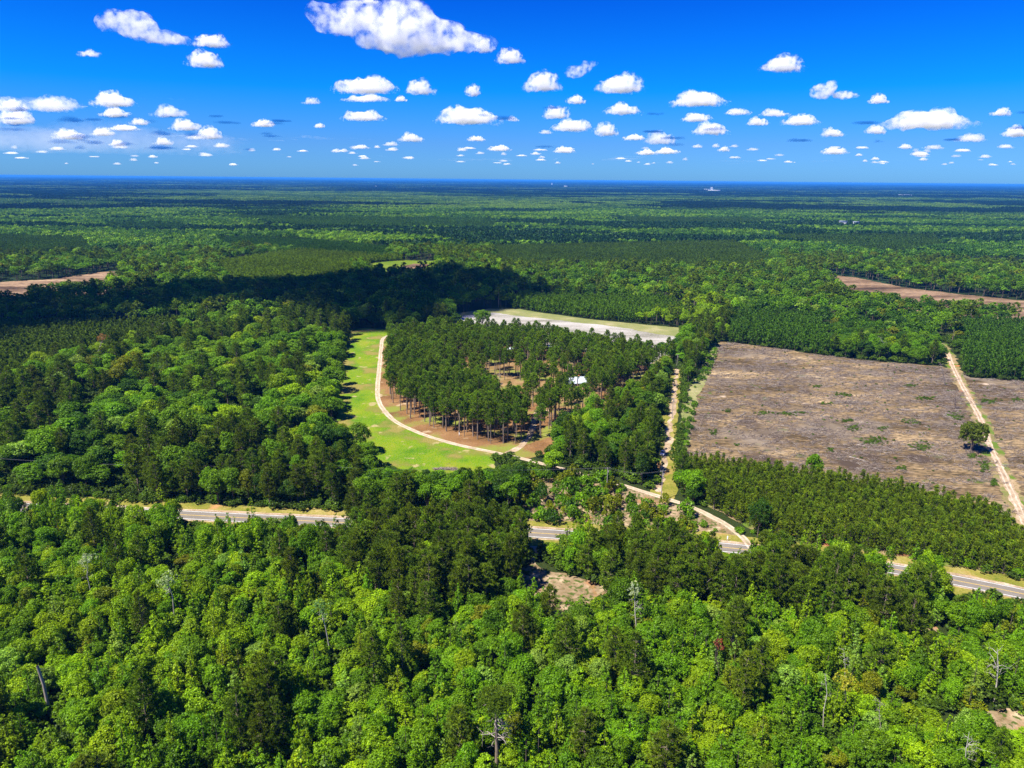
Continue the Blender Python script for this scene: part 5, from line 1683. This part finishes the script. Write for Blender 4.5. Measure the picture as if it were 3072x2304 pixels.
def cloud_from_lobes(name, lob, origin, size, tau, label, group='clouds over the plain', floor_=None, hgt=None, res=26, col=(1, 1, 1), amp=1.0, rim=0.30):
    """lob: list of (x, y, z, rx, ry, rz) in metres about origin"""
    Vs, Fs, n = [], [], 0
    for x, y, z, a, b, c in lob:
        V = IV * [a, b, c] + [x, y, z]
        if floor_ is not None: V[:, 2] = np.maximum(V[:, 2], floor_ + 0.08 * (V[:, 2] - floor_))
        Vs.append(V); Fs.append(IF + n); n += len(V)
    me = raw_mesh(name, np.concatenate(Vs), [np.concatenate(Fs)])
    d = 0.55 * tau / max(hgt, 1)
    key = (round(math.log2(d) * 2) / 2, col)
    if key not in CM: CM[key] = cloud_mat(2 ** key[0], 'cloud_vapour', col)
    me.materials.append(CM[key])
    o = link(name, me, None, origin)
    o['grain'] = 3.2 / hgt
    o['rim'] = rim
    r = o.modifiers.new('union', 'REMESH')
    r.mode = 'VOXEL'; r.voxel_size = size / res
    for k, (s, st) in enumerate(((0.5, .34), (0.2, .22), (.08, .12))):
        q = o.modifiers.new('billow', 'DISPLACE')
        q.texture = ctex(hgt * s * 1.6); q.texture_coords = 'GLOBAL'
        q.strength = hgt * st * amp; q.mid_level = .5
    return tag(o, label, 'cloud', group)


def cloud(cx, yb_, w_, h_, label, tau=7, col=(1, 1, 1), parts=None, seed=0, flat=True, alt=1300.0):
    """cx, base y, width, height in 2212 px"""
    r = RS(int(cx * 7 + yb_ * 13) % 99991 + seed)
    d = ray(cx, yb_)
    t = (alt - CAMH) / max(d[2], 1e-4)
    t = min(t, 60000.0)
    org = np.array([0, 0, CAMH]) + d * t
    sc_ = t * K / F / (-(MR.T @ d)[2])**0
    sc_ *= 1.08 if flat else 0.96
    W_, H_ = w_ * sc_, h_ * sc_ * 0.85
    lob = []
    if parts is None:
        n = int(np.clip(w_ / 9, 4, 16))
        for i in range(n):
            u = (i + r.uniform(.2, .8)) / n * 2 - 1
            env = (1 - abs(u) ** 2.2) ** .8 * r.uniform(.6, 1.0)
            if i == int(n * r.uniform(.3, .7)): env = 1.0
            hh = max(H_ * env, H_ * .28)
            rr_ = hh * .62
            lob.append((u * W_ * .42, r.uniform(-.25, .25) * W_ * .5, rr_ * .7, max(rr_ * 1.15, W_ * .75 / n), max(rr_ * 1.2, W_ * .2), rr_))
            if hh > H_ * .5:
                lob.append((u * W_ * .42 + r.uniform(-.5, .5) * rr_, r.uniform(-.3, .3) * W_ * .3, hh - rr_ * .35, rr_ * .6, rr_ * .7, rr_ * .5))
    else:
        for u, v, a, b in parts:               # centre and radii in 2212 px relative to (cx, base)
            lob.append((u * sc_, r.uniform(-.2, .2) * W_ * .3, v * sc_, a * sc_, (a + b) * .6 * sc_, b * sc_))
    return cloud_from_lobes('cloud', lob, org, max(W_, H_), tau, label, floor_=0.0 if flat else None, hgt=H_, res=34 if w_ > 90 else 24, col=col, rim=0.30 if flat else 0.10)


BIG = [(770, 62, 0, 0), ]
# the great cloud: two joined masses, peaked in the middle, thinning to the right
cloud(900, 118, 380, 100, 'great white cumulus with two joined masses high in the middle of the sky', 9,
      parts=[(-165, 62, 44, 26), (-195, 75, 24, 20), (-120, 66, 52, 32), (-80, 62, 40, 26), (-60, 80, 30, 18), (-45, 45, 60, 30), (-20, 78, 30, 22), (0, 62, 46, 30), (10, 84, 22, 16), (-70, 22, 50, 18), (-20, 20, 60, 22), (40, 26, 58, 26), (50, 48, 40, 22),
             (95, 24, 50, 19), (130, 14, 40, 13), (150, 26, 26, 14)], flat=False)
cloud(1047, 112, 42, 30, 'small round puff at the right tip of the great cumulus', 5)
L_ = [(458, 101, 76, 24, 'small flat white cloud right of the long slanting one'), (445, 145, 76, 32, 'ragged small cloud below the small flat white cloud at upper left'),
      (193, 122, 46, 14, 'thin wisp of cloud high at the far left'), (1103, 137, 66, 30, 'small cloud just right of the great cumulus'), (798, 9, 54, 12, 'thin cloud touching the top edge above the great cumulus'),
      (790, 201, 150, 36, 'broad domed cloud below the great cumulus'), (790, 219, 112, 16, 'thin flat layer right under the broad domed cloud'), (908, 204, 66, 32, 'compact puff right of the broad domed cloud'),
      (1020, 207, 30, 24, 'lone tiny round puff in the middle of the sky'), (674, 225, 42, 14, 'faint wisp left of the domed cloud'), (866, 219, 28, 12, 'tiny puff under the compact puff'),
      (246, 230, 95, 28, 'bright domed cloud in the left cloud field'), (24, 241, 60, 24, 'upper of two clouds at the left edge'), (36, 268, 78, 26, 'lower of two clouds at the left edge'),
      (115, 240, 112, 30, 'soft grey-white cloud near the left edge'), (250, 252, 60, 19, 'small cloud under the bright domed cloud on the left'), (367, 253, 80, 25, 'soft cloud right of the bright domed cloud on the left'),
      (402, 282, 68, 24, 'rounded cloud in the left cloud field'), (302, 270, 42, 13, 'low flat puff left of the rounded cloud'), (268, 282, 62, 14, 'flat cloud under the low flat puff on the left'), (152, 301, 66, 20, 'bright flat cloud low on the left'),
      (224, 293, 54, 17, 'small flat cloud right of the bright flat one'), (452, 300, 62, 25, 'bright mound of cloud right of the rounded one'), (420, 301, 40, 15, 'grey shoulder of the bright mound of cloud'), (356, 313, 38, 16, 'small mound low on the left'),
      (256, 315, 36, 12, 'small low cloud on the left'), (570, 274, 56, 15, 'small flat cloud left of centre'), (787, 260, 102, 24, 'long flat cloud under the domed cloud'), (690, 276, 26, 10, 'tiny puff left of the long flat cloud'),
      (1012, 267, 158, 38, 'long bright cloud in the middle of the sky'), (1108, 262, 34, 12, 'grey tail of the long bright cloud'), (889, 306, 60, 20, 'small mound low in the middle'), (845, 315, 36, 10, 'thin flat cloud low left of the middle mound'),
      (777, 321, 48, 9, 'thin flat streak low left of centre'), (1030, 305, 42, 12, 'flat puff low under the long bright cloud'), (1078, 326, 56, 14, 'low white cloud right of the flat puff'), (1172, 197, 90, 42, 'ragged puffy cloud right of centre'),
      (1339, 200, 116, 40, 'peaked cloud right of centre'), (1244, 224, 44, 19, 'small cloud under the ragged puffy one'), (1346, 247, 86, 25, 'flat-footed cloud under the peaked one'),
      (1507, 229, 134, 34, 'broad lens-shaped cloud in the right half'), (1690, 154, 90, 32, 'lone higher cloud in the right half'), (1899, 223, 42, 18, 'small puff right of the lopsided cloud'),
      (1201, 256, 58, 26, 'bright small mound under the ragged puffy cloud'), (1235, 283, 104, 27, 'bright wide cloud low right of centre'), (1180, 289, 32, 9, 'thin grey scrap left under the bright wide cloud'), (1308, 293, 56, 27, 'bright knob of cloud right of the wide one'),
      (1370, 303, 52, 14, 'low link between two bright clouds'), (1428, 311, 72, 27, 'bright mound with grey foot'), (1505, 262, 66, 20, 'small two-humped cloud left above the bright domed one'), (1535, 290, 84, 27, 'bright domed cloud low in the right half'),
      (1594, 248, 66, 14, 'flat grey-white cloud right of the lens-shaped one'), (1677, 251, 72, 16, 'flat soft cloud beside the grey-white one'), (1638, 271, 48, 18, 'small mound left of a longer one'), (1728, 270, 84, 22, 'longer bright cloud on the right'),
      (1799, 295, 50, 18, 'small low dome on the right'), (1890, 289, 46, 18, 'small low cloud left of the big peaked one'), (2005, 277, 188, 40, 'big peaked bright cloud at the right'), (2161, 250, 44, 16, 'small puff above the right edge cloud'),
      (2196, 295, 50, 20, 'bright cloud cut by the right edge'), (2097, 306, 62, 16, 'soft low cloud under the big peaked one'), (1220, 330, 54, 14, 'low flat cloud right of centre'), (1440, 332, 62, 14, 'low ragged cloud right of centre near the horizon'),
      (1398, 334, 52, 13, 'low cloud left beside the ragged one'), (1563, 327, 27, 11, 'tiny low puff right of the low ragged cloud'), (1800, 333, 62, 15, 'low white cloud on the right'), (1987, 336, 42, 8, 'low streak on the right'), (1957, 321, 28, 10, 'tiny low cloud on the right')]
for a in L_:
    cloud(a[0], a[1], a[2], a[3], a[4], 3.5 if any(k in a[4] for k in ('wisp', 'thin', 'faint', 'grey', 'soft')) else 7)
cloud(318, 100, 180, 66, 'long slanting white cloud high on the left', 6, parts=[(-52, 44, 38, 17), (-20, 46, 34, 16), (-30, 28, 30, 10), (0, 34, 30, 14), (10, 18, 36, 11), (38, 16, 36, 11), (62, 8, 26, 7), (-68, 36, 22, 10)], flat=False)
cloud(1255, 170, 72, 36, 'slanting soft cloud pointing up to the right', 4, parts=[(-14, 12, 20, 11), (0, 18, 20, 9), (18, 28, 18, 6)], flat=False)
cloud(1803, 214, 102, 34, 'lopsided cloud, high on its left side', 6, parts=[(-26, 14, 24, 14), (-10, 22, 14, 12), (20, 8, 24, 8), (36, 6, 16, 5)], flat=False)
r = RS(4242)
for k in range(95):
    yb_ = 318 + 40 * r.uniform(0, 1) ** 1.3
    cx = r.uniform(0, 2212)
    f = 1 - (yb_ - 318) / 55
    cloud(cx, yb_, r.uniform(14, 44) * (f * .7 + .3), r.uniform(4, 10) * (f * .7 + .3), 'one of many tiny clouds scattered low above the horizon', r.uniform(1.2, 5), seed=k)
for k in range(46):                                  # thin shaded scraps between the larger clouds, shade put into their colour
    yb_ = 235 + 90 * r.uniform(0, 1)
    cx = r.uniform(0, 2212) if k % 2 else r.uniform(0, 620)
    cloud(cx, yb_, r.uniform(22, 80), r.uniform(5, 11), 'one of the thin cloud scraps, their shade put into a dark blue colour', r.uniform(.5, 1.2), (0.02, 0.20, 0.60), seed=900 + k)

for cx, yb_, w_, h_, lab in ((150, 330, 900, 60, 'long pale veil of thin cloud above the horizon at the left'), (560, 300, 700, 26, 'thin pale streak of veil left of the middle'), (60, 232, 360, 18, 'faint high streak at the left edge'), (330, 212, 200, 5, 'very thin contrail-like streak over the left clouds'),
                             (1250, 345, 1500, 30, 'faint pale veil low across the middle horizon')):
    cloud(cx, yb_, w_, h_, lab, .2, alt=5000.0, seed=7)
# the cloud overhead whose shadow lies across the woods
FOOT = pl([(-500, 960), (0, 905), (260, 905), (500, 885), (650, 870), (860, 850), (1130, 832), (1300, 822), (1430, 835), (1560, 860), (1640, 885), (1700, 905), (1560, 925), (1360, 962), (1200, 1004), (1060, 1014), (930, 985), (840, 945), (700, 940), (560, 965), (300, 985), (0, 1040), (-400, 1100)])
ALT = 900.0
sh = np.array(SUNDIR[:2]) / SUNDIR[2] * ALT
lob = []
r = RS(5)
Q = grid(FOOT[:, 0].min(), FOOT[:, 0].max(), FOOT[:, 1].min(), FOOT[:, 1].max(), 42, r, .3)
Q = Q[inside(FOOT, Q)]
Q = Q[np.array([np.min(np.hypot(*(FOOT - q_).T)) for q_ in Q]) > 8]
c0 = Q.mean(0)
for q_ in Q:
    e = min(dist_line(np.vstack([FOOT, FOOT[:1]]), q_[None])[0], 60)
    a = max(e * .9, 26)
    lob.append((q_[0] - c0[0], q_[1] - c0[1], r.uniform(0, 20), a * 1.05, a * 1.05, 26 + e * .45))
cloud_from_lobes('cloud', lob, (c0[0] + sh[0], c0[1] + sh[1], ALT), 700, 26, 'broad cloud overhead, out of the picture, whose shadow darkens the woods behind the grove', 'clouds overhead', hgt=60, res=60, amp=.5, rim=0.0)

# ------------------------------------------------------------------ the air
if WITH_HAZE:
    g = Geo()
    g.box(-46000, 46000, -3000, 47000, -1.0, 122.0)
    o = link('haze', g.mesh('haze', []))
    m, t, out = new_mat('haze')
    v = node(t, 'ShaderNodeVolumePrincipled')
    v.inputs['Color'].default_value = (0.05, 0.32, 0.92, 1)
    v.inputs['Density'].default_value = 4.2e-5
    t.links.new(v.outputs[0], out.inputs['Volume'])
    o.data.materials.append(m)
    tag(o, 'thin blue haze over the plain', 'haze', None, 'stuff')
